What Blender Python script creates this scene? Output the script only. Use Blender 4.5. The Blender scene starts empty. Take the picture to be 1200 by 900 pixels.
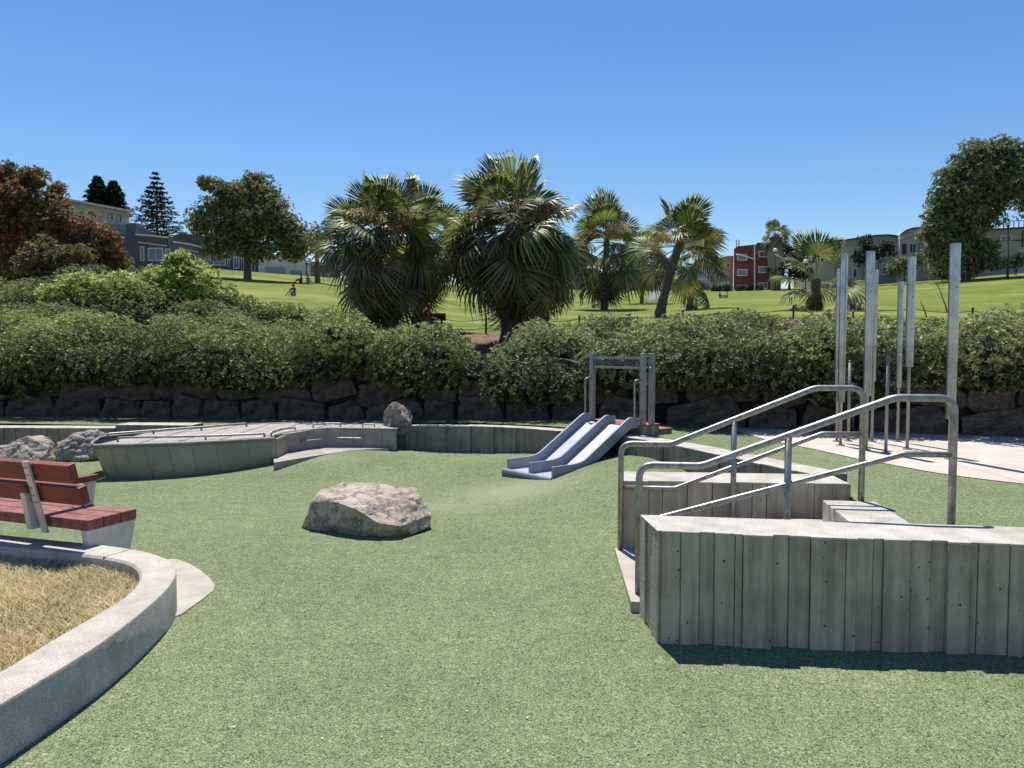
import bpy, bmesh, math, random
import numpy as np
from mathutils import Vector, Matrix, noise as mnoise
random.seed(7)
rng = np.random.default_rng(11)
R = math.radians
sc = bpy.context.scene
col = sc.collection

# ------------------------------------------------------------------ camera, world, sun, exposure
H = 1.6; F = 901.0; PITCH = math.atan(44.0/F)
cam_d = bpy.data.cameras.new('camera'); cam = bpy.data.objects.new('camera', cam_d); col.objects.link(cam)
cam.location = (0, 0, H); cam.rotation_euler = (math.pi/2-PITCH, 0, 0)
cam_d.sensor_width = 36; cam_d.lens = 36*F/1200; cam_d.clip_start = .05; cam_d.clip_end = 6000
sc.camera = cam
SUN_EL = R(67); SUN_AZ = R(-14)            # azimuth measured from +Y, negative = towards -X
w = bpy.data.worlds.new('World'); sc.world = w; w.use_nodes = True
nt = w.node_tree; bg = nt.nodes['Background']
sky = nt.nodes.new('ShaderNodeTexSky'); sky.sky_type = 'NISHITA'; sky.sun_disc = False
sky.sun_elevation = SUN_EL; sky.sun_rotation = SUN_AZ; sky.altitude = 60; sky.air_density = 1.2; sky.dust_density = .0; sky.ozone_density = 5.0
hs = nt.nodes.new('ShaderNodeHueSaturation'); hs.inputs['Hue'].default_value = .508; hs.inputs['Saturation'].default_value = 1.2; hs.inputs['Value'].default_value = 1.0
nt.links.new(sky.outputs[0], hs.inputs['Color']); nt.links.new(hs.outputs[0], bg.inputs['Color']); bg.inputs['Strength'].default_value = .094
sd = bpy.data.lights.new('sun', 'SUN'); sd.energy = 5.0; sd.angle = R(.53); sd.color = (1, .94, .85)
so = bpy.data.objects.new('sun', sd); col.objects.link(so)
sdir = Vector((math.sin(SUN_AZ)*math.cos(SUN_EL), math.cos(SUN_AZ)*math.cos(SUN_EL), math.sin(SUN_EL)))
so.rotation_euler = sdir.to_track_quat('Z', 'Y').to_euler(); so.location = (0, 0, 50)
sc.view_settings.view_transform = 'Standard'; sc.view_settings.look = 'None'; sc.view_settings.exposure = 0.42; sc.view_settings.gamma = 1

# ------------------------------------------------------------------ pixel -> world helpers (photo is 1200 x 900)
cp, sp = math.cos(PITCH), math.sin(PITCH)
def ray(x, y):
    dy = F*cp + (450-y)*sp; dz = -F*sp + (450-y)*cp
    return (x-600)/dy, dz/dy
def PY(x, y, Y):
    a, b = ray(x, y); return Vector((a*Y, Y, H+b*Y))
def PZ(x, y, z):
    a, b = ray(x, y); Y = (z-H)/b; return Vector((a*Y, Y, z))
def itp(x, pts):
    if x <= pts[0][0]: return pts[0][1]
    for (a, va), (b, vb) in zip(pts, pts[1:]):
        if x <= b: return va+(vb-va)*(x-a)/(b-a)
    return pts[-1][1]

# ------------------------------------------------------------------ materials
MATS = {}
def mat(name, c1, c2=None, scale=4, rough=.8, metal=0, bump=0, bscale=None, spec=.5, detail=6, c3=None, transl=0, attr=False, extra=None, stops=(.35, .65)):
    k_ = dict(leaf_hedge=1.7, leaf_hedge_right=1.55, leaf_oak=1.9, leaf_magnolia=1.9, leaf_red=1.2, leaf_bronze=1.3, leaf_bright=1.5, frond_green=1.45, frond_young=1.15).get(name, 1); c1, c2, c3 = [c and tuple(min(.72, q*k_) for q in c) for c in (c1, c2, c3)]
    m = bpy.data.materials.new(name); m.use_nodes = True; t = m.node_tree; N = t.nodes; L = t.links
    b = N['Principled BSDF']; b.inputs['Roughness'].default_value = rough; b.inputs['Metallic'].default_value = metal
    b.inputs['Specular IOR Level'].default_value = spec
    tc = N.new('ShaderNodeTexCoord'); out = N['Material Output']
    c2 = c2 or c1
    n = N.new('ShaderNodeTexNoise'); n.inputs['Scale'].default_value = scale; n.inputs['Detail'].default_value = detail; n.inputs['Roughness'].default_value = .62
    L.new(tc.outputs['Object'], n.inputs['Vector'])
    r = N.new('ShaderNodeValToRGB'); L.new(n.outputs['Fac'], r.inputs['Fac'])
    r.color_ramp.elements[0].position = stops[0]; r.color_ramp.elements[0].color = (*c1, 1)
    r.color_ramp.elements[1].position = stops[1]; r.color_ramp.elements[1].color = (*c2, 1)
    if c3:
        e = r.color_ramp.elements.new((stops[0]+stops[1])/2); e.color = (*c3, 1)
    csock = r.outputs['Color']
    if attr:                                                     # every leaf has its own tone; hedge tones also carry painted shade
        a = N.new('ShaderNodeAttribute'); a.attribute_name = 'rnd'
        mx = N.new('ShaderNodeMath'); mx.operation = 'MULTIPLY_ADD'; mx.inputs[1].default_value = .55
        sb = N.new('ShaderNodeMath'); sb.operation = 'MULTIPLY'; sb.inputs[1].default_value = .45
        L.new(n.outputs['Fac'], sb.inputs[0]); L.new(a.outputs['Fac'], mx.inputs[0]); L.new(sb.outputs[0], mx.inputs[2])
        L.new(mx.outputs[0], r.inputs['Fac'])
    L.new(csock, b.inputs['Base Color'])
    if bump:
        n2 = N.new('ShaderNodeTexNoise'); n2.inputs['Scale'].default_value = bscale or scale*4; n2.inputs['Detail'].default_value = 5
        L.new(tc.outputs['Object'], n2.inputs['Vector'])
        bp = N.new('ShaderNodeBump'); bp.inputs['Strength'].default_value = 1; bp.inputs['Distance'].default_value = bump
        L.new(n2.outputs['Fac'], bp.inputs['Height']); L.new(bp.outputs[0], b.inputs['Normal'])
    if transl:
        tr = N.new('ShaderNodeBsdfTranslucent'); mxs = N.new('ShaderNodeMixShader'); mxs.inputs[0].default_value = transl
        g = N.new('ShaderNodeGamma'); g.inputs[1].default_value = .85; L.new(csock, g.inputs[0]); L.new(g.outputs[0], tr.inputs['Color'])
        L.new(b.outputs[0], mxs.inputs[1]); L.new(tr.outputs[0], mxs.inputs[2]); L.new(mxs.outputs[0], out.inputs['Surface'])
    if extra: extra(m, t, N, L, b, tc, csock)
    MATS[name] = m; return m

def turf_extra(m, t, N, L, b, tc, cs):
    # curly short synthetic fibres: warped fine noise picks light and dark strands
    v = N.new('ShaderNodeTexNoise'); v.inputs['Scale'].default_value = 62; v.inputs['Detail'].default_value = 2.0; v.inputs['Distortion'].default_value = 2.4
    L.new(tc.outputs['Object'], v.inputs['Vector'])
    v2 = N.new('ShaderNodeTexVoronoi'); v2.inputs['Scale'].default_value = 120; v2.feature = 'DISTANCE_TO_EDGE'; L.new(tc.outputs['Object'], v2.inputs['Vector'])
    r = N.new('ShaderNodeValToRGB'); L.new(v.outputs['Fac'], r.inputs['Fac'])
    r.color_ramp.elements[0].position = .36; r.color_ramp.elements[0].color = (.22, .26, .20, 1)
    r.color_ramp.elements[1].position = .64; r.color_ramp.elements[1].color = (2.0, 1.9, 1.95, 1)
    mx = N.new('ShaderNodeMix'); mx.data_type = 'RGBA'; mx.blend_type = 'MULTIPLY'; mx.inputs[0].default_value = .9
    L.new(cs, mx.inputs[6]); L.new(r.outputs[0], mx.inputs[7])
    big = N.new('ShaderNodeTexNoise'); big.inputs['Scale'].default_value = .9; big.inputs['Detail'].default_value = 4; L.new(tc.outputs['Object'], big.inputs['Vector'])
    br = N.new('ShaderNodeValToRGB'); L.new(big.outputs['Fac'], br.inputs['Fac'])
    br.color_ramp.elements[0].position = .3; br.color_ramp.elements[0].color = (.88, .9, .88, 1)
    br.color_ramp.elements[1].position = .7; br.color_ramp.elements[1].color = (1.12, 1.08, 1.1, 1)
    mx2 = N.new('ShaderNodeMix'); mx2.data_type = 'RGBA'; mx2.blend_type = 'MULTIPLY'; mx2.inputs[0].default_value = 1
    L.new(mx.outputs[2], mx2.inputs[6]); L.new(br.outputs[0], mx2.inputs[7])
    # worn, sun-bleached patches before the slide (positions on the ground)
    last = mx2.outputs[2]
    for (cx, cy, rx, ry, k) in ((.05, 8.2, 1.0, .75, .62), (-.7, 7.6, 1.1, .6, .30), (-2.6, 10.0, .9, .4, .35)):
        mp = N.new('ShaderNodeMapping'); mp.vector_type = 'POINT'; mp.inputs['Location'].default_value = (-cx/rx, -cy/ry, 0); mp.inputs['Scale'].default_value = (1/rx, 1/ry, 0)
        L.new(tc.outputs['Object'], mp.inputs['Vector'])
        ln = N.new('ShaderNodeVectorMath'); ln.operation = 'LENGTH'; L.new(mp.outputs[0], ln.inputs[0])
        ad = N.new('ShaderNodeMath'); ad.operation = 'MULTIPLY_ADD'; ad.inputs[1].default_value = .9; L.new(big.outputs['Fac'], ad.inputs[0]); L.new(ln.outputs['Value'], ad.inputs[2])
        mr = N.new('ShaderNodeMapRange'); mr.interpolation_type = 'SMOOTHSTEP'; mr.inputs[1].default_value = .5; mr.inputs[2].default_value = 1.5; mr.inputs[3].default_value = k; mr.inputs[4].default_value = 0
        L.new(ad.outputs[0], mr.inputs[0])
        mm = N.new('ShaderNodeMix'); mm.data_type = 'RGBA'; L.new(mr.outputs[0], mm.inputs[0]); L.new(last, mm.inputs[6]); mm.inputs[7].default_value = (.30, .31, .205, 1)
        last = mm.outputs[2]
    L.new(last, b.inputs['Base Color'])
    bp = N.new('ShaderNodeBump'); bp.inputs['Strength'].default_value = .9; bp.inputs['Distance'].default_value = .006
    L.new(v.outputs['Fac'], bp.inputs['Height']); L.new(bp.outputs[0], b.inputs['Normal'])
mat('turf', (.132, .173, .084), (.164, .206, .107), 7, .95, spec=.15, extra=turf_extra)

def conc_extra(m, t, N, L, b, tc, cs):
    # air-bubble pits and vertical weather streaks
    v = N.new('ShaderNodeTexVoronoi'); v.inputs['Scale'].default_value = 22; L.new(tc.outputs['Object'], v.inputs['Vector'])
    vc = N.new('ShaderNodeSeparateColor'); L.new(v.outputs['Color'], vc.inputs[0])
    th = N.new('ShaderNodeMath'); th.operation = 'MULTIPLY'; th.inputs[1].default_value = .20; L.new(vc.outputs[0], th.inputs[0])
    sb = N.new('ShaderNodeMath'); sb.operation = 'SUBTRACT'; sb.inputs[1].default_value = .055; L.new(th.outputs[0], sb.inputs[0])
    ls = N.new('ShaderNodeMath'); ls.operation = 'LESS_THAN'; L.new(v.outputs['Distance'], ls.inputs[0]); L.new(sb.outputs[0], ls.inputs[1])
    mp = N.new('ShaderNodeMapping'); mp.inputs['Scale'].default_value = (14, 14, .9); L.new(tc.outputs['Object'], mp.inputs['Vector'])
    n = N.new('ShaderNodeTexNoise'); n.inputs['Scale'].default_value = 1.6; n.inputs['Detail'].default_value = 6; L.new(mp.outputs[0], n.inputs['Vector'])
    r = N.new('ShaderNodeValToRGB'); L.new(n.outputs['Fac'], r.inputs['Fac'])
    r.color_ramp.elements[0].position = .3; r.color_ramp.elements[0].color = (.58, .59, .56, 1)
    r.color_ramp.elements[1].position = .68; r.color_ramp.elements[1].color = (1.1, 1.1, 1.1, 1)
    mx = N.new('ShaderNodeMix'); mx.data_type = 'RGBA'; mx.blend_type = 'MULTIPLY'; mx.inputs[0].default_value = .8
    L.new(cs, mx.inputs[6]); L.new(r.outputs[0], mx.inputs[7])
    m2 = N.new('ShaderNodeMix'); m2.data_type = 'RGBA'; L.new(ls.outputs[0], m2.inputs[0]); L.new(mx.outputs[2], m2.inputs[6]); m2.inputs[7].default_value = (.05, .05, .045, 1)
    L.new(m2.outputs[2], b.inputs['Base Color'])
    n3 = N.new('ShaderNodeTexNoise'); n3.inputs['Scale'].default_value = 45; n3.inputs['Detail'].default_value = 6; L.new(tc.outputs['Object'], n3.inputs['Vector'])
    ad = N.new('ShaderNodeMath'); ad.operation = 'SUBTRACT'; L.new(n3.outputs['Fac'], ad.inputs[0]); L.new(ls.outputs[0], ad.inputs[1])
    bp = N.new('ShaderNodeBump'); bp.inputs['Distance'].default_value = .004; L.new(ad.outputs[0], bp.inputs['Height']); L.new(bp.outputs[0], b.inputs['Normal'])
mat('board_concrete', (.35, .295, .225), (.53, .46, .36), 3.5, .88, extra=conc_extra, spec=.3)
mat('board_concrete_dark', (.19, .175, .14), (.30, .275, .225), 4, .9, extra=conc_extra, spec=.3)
def speck(m, t, N, L, b, tc, cs):
    n = N.new('ShaderNodeTexNoise'); n.inputs['Scale'].default_value = 130; n.inputs['Detail'].default_value = 4; L.new(tc.outputs['Object'], n.inputs['Vector'])
    r = N.new('ShaderNodeValToRGB'); L.new(n.outputs['Fac'], r.inputs['Fac']); r.color_ramp.elements[0].position = .34; r.color_ramp.elements[0].color = (.6, .6, .6, 1); r.color_ramp.elements[1].position = .56; r.color_ramp.elements[1].color = (1.06, 1.06, 1.06, 1)
    mx = N.new('ShaderNodeMix'); mx.data_type = 'RGBA'; mx.blend_type = 'MULTIPLY'; mx.inputs[0].default_value = .8; L.new(cs, mx.inputs[6]); L.new(r.outputs[0], mx.inputs[7]); L.new(mx.outputs[2], b.inputs['Base Color'])
mat('coping_concrete', (.37, .345, .30), (.54, .51, .455), 5, .87, bump=.003, bscale=60, spec=.2, extra=speck)
mat('kerb_concrete', (.38, .345, .295), (.54, .50, .435), 5, .85, bump=.0015, bscale=90, spec=.25, extra=speck)
mat('curb_patch', (.34, .31, .25), (.44, .405, .335), 6, .85, bump=.002, bscale=80)
mat('plaza', (.44, .385, .33), (.56, .50, .44), 3, .9, bump=.002, bscale=90, spec=.2)
def lawn_extra(m, t, N, L, b, tc, cs):
    n = N.new('ShaderNodeTexNoise'); n.inputs['Scale'].default_value = .8; n.inputs['Detail'].default_value = 9; n.inputs['Roughness'].default_value = .8
    mq = N.new('ShaderNodeMapping'); mq.inputs['Scale'].default_value = (1, .45, 1); L.new(tc.outputs['Object'], mq.inputs['Vector']); L.new(mq.outputs[0], n.inputs['Vector'])
    r = N.new('ShaderNodeValToRGB'); L.new(n.outputs['Fac'], r.inputs['Fac'])
    r.color_ramp.elements[0].position = .3; r.color_ramp.elements[0].color = (.6, .68, .6, 1)
    r.color_ramp.elements[1].position = .7; r.color_ramp.elements[1].color = (1.35, 1.25, 1.3, 1)
    mx = N.new('ShaderNodeMix'); mx.data_type = 'RGBA'; mx.blend_type = 'MULTIPLY'; mx.inputs[0].default_value = .85
    L.new(cs, mx.inputs[6]); L.new(r.outputs[0], mx.inputs[7])
    n4 = N.new('ShaderNodeTexNoise'); n4.inputs['Scale'].default_value = .05; n4.inputs['Detail'].default_value = 4
    mp = N.new('ShaderNodeMapping'); mp.inputs['Scale'].default_value = (.7, 2.2, 1); L.new(tc.outputs['Object'], mp.inputs['Vector']); L.new(mp.outputs[0], n4.inputs['Vector'])
    r4 = N.new('ShaderNodeValToRGB'); L.new(n4.outputs['Fac'], r4.inputs['Fac']); r4.color_ramp.elements[0].position = .52; r4.color_ramp.elements[1].position = .72
    r4.color_ramp.elements[1].color = (.75, .75, .75, 1)
    m2 = N.new('ShaderNodeMix'); m2.data_type = 'RGBA'; L.new(r4.outputs[0], m2.inputs[0]); L.new(mx.outputs[2], m2.inputs[6]); m2.inputs[7].default_value = (.30, .29, .10, 1)
    L.new(m2.outputs[2], b.inputs['Base Color'])
mat('lawn', (.105, .148, .024), (.18, .212, .045), .22, .95, bump=.03, bscale=9, spec=.1, extra=lawn_extra)
mat('soil', (.09, .055, .035), (.22, .14, .09), 1.6, .95, bump=.04, bscale=5)
mat('dry_ground', (.22, .16, .07), (.42, .32, .15), 9, .95, bump=.02, bscale=30)
mat('straw', (.34, .22, .085), (.88, .70, .40), 2, .85, attr=True, transl=.25, c3=(.66, .52, .29), stops=(.15, .8))
mat('green_blade', (.12, .13, .04), (.26, .26, .10), 2, .85, attr=True, transl=.25)
def rock_extra(m, t, N, L, b, tc, cs):
    n = N.new('ShaderNodeTexNoise'); n.inputs['Scale'].default_value = 14; n.inputs['Detail'].default_value = 10; n.inputs['Roughness'].default_value = .75; L.new(tc.outputs['Object'], n.inputs['Vector'])
    v = N.new('ShaderNodeTexVoronoi'); v.feature = 'DISTANCE_TO_EDGE'; v.inputs['Scale'].default_value = 5
    mxv = N.new('ShaderNodeVectorMath'); mxv.operation = 'MULTIPLY_ADD'; mxv.inputs[1].default_value = (.35, .35, .35); L.new(n.outputs['Color'], mxv.inputs[0]); L.new(tc.outputs['Object'], mxv.inputs[2]); L.new(mxv.outputs[0], v.inputs['Vector'])
    r = N.new('ShaderNodeValToRGB'); L.new(v.outputs['Distance'], r.inputs['Fac']); r.color_ramp.elements[0].color = (.4, .38, .35, 1); r.color_ramp.elements[1].position = .035; r.color_ramp.elements[1].color = (1, 1, 1, 1)
    mx = N.new('ShaderNodeMix'); mx.data_type = 'RGBA'; mx.blend_type = 'MULTIPLY'; mx.inputs[0].default_value = .55; L.new(cs, mx.inputs[6]); L.new(r.outputs[0], mx.inputs[7])
    L.new(mx.outputs[2], b.inputs['Base Color'])
    ad = N.new('ShaderNodeMath'); ad.operation = 'MULTIPLY_ADD'; ad.inputs[1].default_value = .5; L.new(r.outputs[0], ad.inputs[0]); L.new(n.outputs['Fac'], ad.inputs[2])
    bp = N.new('ShaderNodeBump'); bp.inputs['Distance'].default_value = .011; L.new(ad.outputs[0], bp.inputs['Height']); L.new(bp.outputs[0], b.inputs['Normal'])
mat('rock_pale', (.25, .20, .155), (.54, .455, .37), 6, .9, extra=rock_extra, spec=.3, c3=(.42, .355, .285), stops=(.3, .68))
mat('rock_brown', (.17, .145, .12), (.42, .37, .32), 6, .9, extra=rock_extra, spec=.3)
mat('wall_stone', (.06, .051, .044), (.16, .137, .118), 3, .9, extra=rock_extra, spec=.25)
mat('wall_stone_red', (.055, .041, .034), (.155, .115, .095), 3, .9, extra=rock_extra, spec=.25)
mat('mortar', (.008, .007, .006), (.015, .013, .012), 6, .95)
mat('galvanised', (.20, .197, .185), (.38, .372, .35), 28, .45, metal=.65, spec=.5, bump=.0006, bscale=120, c3=(.29, .285, .27))
mat('steel_pipe', (.20, .22, .25), (.50, .53, .58), 3, .22, metal=.9)
mat('steel_dark', (.10, .10, .10), (.16, .16, .16), 9, .5, metal=.6)
mat('slide_blue', (.22, .26, .31), (.28, .32, .37), 6, .42, spec=.5)
mat('slide_metal', (.42, .44, .46), (.54, .56, .57), 5, .38, metal=.35)
mat('post_grey', (.24, .235, .22), (.33, .325, .305), 8, .5, metal=.4)
mat('olive_paint', (.15, .15, .095), (.20, .20, .13), 8, .6)
mat('red_rubber', (.28, .09, .06), (.36, .13, .09), 20, .85, bump=.002, bscale=120)
def wood_extra(m, t, N, L, b, tc, cs):
    mp = N.new('ShaderNodeMapping'); mp.inputs['Rotation'].default_value = (0, 0, 0); mp.inputs['Scale'].default_value = (2.5, 45, 45); L.new(tc.outputs['Object'], mp.inputs['Vector'])
    n = N.new('ShaderNodeTexNoise'); n.inputs['Scale'].default_value = 1; n.inputs['Detail'].default_value = 6; L.new(mp.outputs[0], n.inputs['Vector'])
    r = N.new('ShaderNodeValToRGB'); L.new(n.outputs['Fac'], r.inputs['Fac']); r.color_ramp.elements[0].position = .3; r.color_ramp.elements[0].color = (.6, .55, .55, 1); r.color_ramp.elements[1].position = .75; r.color_ramp.elements[1].color = (1.25, 1.3, 1.3, 1)
    mx = N.new('ShaderNodeMix'); mx.data_type = 'RGBA'; mx.blend_type = 'MULTIPLY'; mx.inputs[0].default_value = .8; L.new(cs, mx.inputs[6]); L.new(r.outputs[0], mx.inputs[7]); L.new(mx.outputs[2], b.inputs['Base Color'])
    bp = N.new('ShaderNodeBump'); bp.inputs['Distance'].default_value = .002; L.new(n.outputs['Fac'], bp.inputs['Height']); L.new(bp.outputs[0], b.inputs['Normal'])
mat('red_wood', (.15, .028, .016), (.23, .05, .03), 4, .55, extra=wood_extra)
mat('red_wood_worn', (.19, .048, .034), (.36, .16, .125), 14, .65, extra=wood_extra, stops=(.42, .72))
mat('bench_metal', (.50, .50, .49), (.60, .60, .58), 12, .45, metal=.35)
mat('boat_hull', (.27, .245, .165), (.35, .32, .23), 3, .7, bump=.002, bscale=20)
mat('boat_trim', (.15, .145, .135), (.24, .23, .215), 8, .7)
mat('boat_inner', (.27, .24, .21), (.36, .32, .28), 7, .8, bump=.003, bscale=40)
mat('deck_wood', (.27, .245, .22), (.38, .35, .315), 5, .85, bump=.003, bscale=40)
mat('bark', (.075, .058, .045), (.16, .125, .10), 8, .95, bump=.03, bscale=14)
mat('bark_pale', (.20, .17, .14), (.32, .28, .24), 8, .95, bump=.02, bscale=14)
mat('palm_trunk', (.06, .045, .035), (.15, .115, .085), 9, .95, bump=.03, bscale=16)
mat('palm_boot', (.10, .06, .035), (.26, .17, .10), 7, .9, bump=.02, bscale=20)
FR = dict(rough=.46, attr=True, spec=.4)
mat('frond_green', (.035, .052, .012), (.155, .185, .045), 2, transl=.28, **FR)
mat('frond_young', (.085, .12, .022), (.26, .29, .07), 2, transl=.34, **FR)
mat('frond_grey', (.065, .062, .026), (.19, .175, .085), 2, transl=.22, **FR)
mat('frond_yellow', (.25, .22, .03), (.42, .36, .08), 2, transl=.3, **FR)
mat('frond_dead', (.085, .06, .03), (.22, .165, .085), 2, rough=.8, attr=True, transl=.2)
mat('petiole', (.10, .11, .03), (.20, .19, .07), 6, .6)
mat('palm_flower', (.46, .37, .18), (.72, .62, .38), 6, .8, attr=True, transl=.3)
LF = dict(rough=.6, attr=True, spec=.3, stops=(.2, .8))
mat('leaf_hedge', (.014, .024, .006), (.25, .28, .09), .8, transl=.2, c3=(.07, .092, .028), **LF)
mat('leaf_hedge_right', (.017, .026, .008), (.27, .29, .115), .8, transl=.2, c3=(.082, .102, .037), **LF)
mat('leaf_bright', (.13, .17, .03), (.46, .50, .17), .8, transl=.42, c3=(.20, .25, .06), **LF)
mat('leaf_dark', (.018, .026, .010), (.07, .075, .03), .5, transl=.15, c3=(.036, .045, .018), **LF)
mat('leaf_magnolia', (.035, .038, .012), (.20, .21, .085), .3, transl=.32, c3=(.08, .092, .03), **LF)
mat('leaf_red', (.045, .05, .016), (.42, .12, .05), .9, transl=.32, c3=(.105, .12, .036), **LF)
mat('leaf_bronze', (.05, .05, .016), (.22, .17, .065), .9, transl=.25, c3=(.11, .105, .035), **LF)
mat('leaf_oak', (.04, .046, .018), (.18, .20, .085), .4, transl=.32, c3=(.085, .105, .04), **LF)
mat('needle', (.014, .026, .014), (.05, .07, .035), .5, transl=.1, c3=(.028, .044, .022), **LF)
mat('shade_core', (.008, .009, .005), (.016, .016, .010), 4, .95)  # near black: the shade in the hedge gaps, put into colour
# buildings
def flat(name, c, v=.12, rough=.85, **k): return mat(name, tuple(max(0, x*(1-v)) for x in c), tuple(min(1, x*(1+v)) for x in c), 1.2, rough, **k)
flat('stucco_beige', (.50, .46, .41)); flat('stucco_grey_blue', (.11, .115, .14)); flat('stucco_slate', (.15, .155, .18)); flat('stucco_white', (.62, .63, .64))
flat('stucco_pale', (.48, .48, .48)); flat('stucco_tan', (.45, .38, .32)); flat('stucco_peach', (.52, .33, .24)); flat('stucco_red', (.25, .065, .05)); flat('stucco_warm_grey', (.46, .43, .39))
flat('stucco_mid_grey', (.36, .355, .355)); flat('stucco_brown', (.17, .13, .10)); flat('stucco_lilac', (.56, .54, .56)); flat('trim_white', (.78, .78, .76)); flat('trim_dark', (.06, .06, .065)); flat('garage_door', (.33, .34, .35))
flat('roof_dark', (.09, .085, .08))
mat('glass', (.05, .08, .13), (.10, .15, .22), 2, .08, spec=.9)
mat('black_metal', (.012, .012, .012), (.02, .02, .02), 5, .5)
mat('globe', (.70, .70, .66), (.78, .78, .74), 3, .3)
mat('cloth_white', (.74, .74, .72), (.82, .82, .80), 5, .8, transl=.5)
mat('skin', (.45, .27, .19), (.50, .31, .22), 5, .6)
for nm, c in dict(cloth_black=(.015, .015, .02), cloth_navy=(.03, .05, .12), cloth_pink=(.36, .11, .11), cloth_grey=(.25, .26, .28), cloth_blue=(.16, .28, .45), cloth_tan=(.42, .33, .22), hair_dark=(.02, .014, .01), hair_brown=(.09, .05, .03)).items():
    flat(nm, c)

# ------------------------------------------------------------------ object helpers
def tag(o, label=None, cat=None, group=None, kind=None):
    if label: o['label'] = label
    if cat: o['category'] = cat
    if group: o['group'] = group
    if kind: o['kind'] = kind
    return o
def thing(name, label, cat, loc=(0, 0, 0), group=None, rotz=0):
    o = bpy.data.objects.new(name, None); o.empty_display_size = .2; col.objects.link(o); o.location = loc; o.rotation_euler = (0, 0, rotz)
    return tag(o, label, cat, group)
class MB:
    """collects faces in world (or local) coordinates, then links them as ONE mesh object"""
    def __init__(s): s.v = []; s.f = []
    def add(s, vs, fs):
        b = len(s.v); s.v += [tuple(v) for v in vs]; s.f += [tuple(b+i for i in f) for f in fs]; return s
    def box(s, c, d, rz=0, rx=0, ry=0):
        M = Matrix.Rotation(rz, 3, 'Z') @ Matrix.Rotation(ry, 3, 'Y') @ Matrix.Rotation(rx, 3, 'X')
        vs = [Vector(c)+M @ Vector((sx*d[0]/2, sy*d[1]/2, sz*d[2]/2)) for sx in (-1, 1) for sy in (-1, 1) for sz in (-1, 1)]
        return s.add(vs, [(0, 1, 3, 2), (4, 6, 7, 5), (0, 4, 5, 1), (2, 3, 7, 6), (0, 2, 6, 4), (1, 5, 7, 3)])
    def prism(s, poly, z0, z1):
        n = len(poly); g0 = z0 if callable(z0) else (lambda p: z0); g1 = z1 if callable(z1) else (lambda p: z1)
        return s.add([(p[0], p[1], g0(p)) for p in poly]+[(p[0], p[1], g1(p)) for p in poly], [tuple(range(n))[::-1], tuple(range(n, 2*n))]+[(i, (i+1) % n, n+(i+1) % n, n+i) for i in range(n)])
    def extr(s, prof, d):            # prof: list of 3D points (closed outline), extruded by vector d
        n = len(prof); d = Vector(d)
        return s.add([Vector(p) for p in prof]+[Vector(p)+d for p in prof], [tuple(range(n)), tuple(range(2*n-1, n-1, -1))]+[(i, n+i, n+(i+1) % n, (i+1) % n) for i in range(n)])
    def tube(s, pts, r, n=10, cap=True):
        pts = [Vector(p) for p in pts]; rs = r if isinstance(r, (list, tuple)) else [r]*len(pts); b = len(s.v); prev = None
        for i, p in enumerate(pts):
            t = ((pts[min(i+1, len(pts)-1)]-pts[max(i-1, 0)])).normalized()
            if prev is None:
                a = Vector((0, 0, 1)) if abs(t.z) < .9 else Vector((1, 0, 0)); u = t.cross(a).normalized()
            else: u = (prev-t*prev.dot(t)).normalized()
            prev = u; vv = t.cross(u)
            for k in range(n):
                a = 2*math.pi*k/n; s.v.append(tuple(p+(u*math.cos(a)+vv*math.sin(a))*rs[i]))
        for i in range(len(pts)-1):
            for k in range(n): s.f.append((b+i*n+k, b+i*n+(k+1) % n, b+(i+1)*n+(k+1) % n, b+(i+1)*n+k))
        if cap: s.f.append(tuple(b+k for k in range(n))[::-1]); s.f.append(tuple(b+(len(pts)-1)*n+k for k in range(n)))
        return s
    def ball(s, c, r, n=10, m=7):
        r = r if isinstance(r, (tuple, list)) else (r, r, r); b = len(s.v)
        for j in range(m+1):
            th = math.pi*j/m
            for k in range(n):
                a = 2*math.pi*k/n; s.v.append((c[0]+r[0]*math.sin(th)*math.cos(a), c[1]+r[1]*math.sin(th)*math.sin(a), c[2]+r[2]*math.cos(th)))
        for j in range(m):
            for k in range(n): s.f.append((b+j*n+k, b+(j+1)*n+k, b+(j+1)*n+(k+1) % n, b+j*n+(k+1) % n))
        return s
    def build(s, name, m, parent=None, smooth=False, bevel=0, local=False):
        me = bpy.data.meshes.new(name)
        off = Vector((0, 0, 0))
        if parent is not None and not local:
            off = Vector(parent.location)
            if parent.parent: off = off+Vector(parent.parent.location)
        me.from_pydata([(x-off.x, y-off.y, z-off.z) for x, y, z in s.v], [], s.f)
        me.materials.append(MATS[m] if isinstance(m, str) else m)
        bm = bmesh.new(); bm.from_mesh(me); bmesh.ops.remove_doubles(bm, verts=bm.verts, dist=1e-5); bmesh.ops.recalc_face_normals(bm, faces=bm.faces); bm.to_mesh(me); bm.free()
        if smooth: me.polygons.foreach_set('use_smooth', [True]*len(me.polygons))
        o = bpy.data.objects.new(name, me); col.objects.link(o)
        if parent is not None: o.parent = parent
        if smooth == 'auto':
            try: me.set_sharp_from_angle(angle=R(40))
            except Exception: pass
        if bevel:
            bv = o.modifiers.new('bevel', 'BEVEL'); bv.width = bevel; bv.segments = 2; bv.limit_method = 'ANGLE'; bv.angle_limit = R(40)
        return o
def link_copy(src, parent=None, loc=None, rot=None, scale=None):
    o = src.copy(); col.objects.link(o); o.parent = parent
    if loc is not None: o.location = loc
    if rot is not None: o.rotation_euler = rot
    if scale is not None: o.scale = scale if isinstance(scale, (tuple, list, Vector)) else (scale,)*3
    return o
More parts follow.
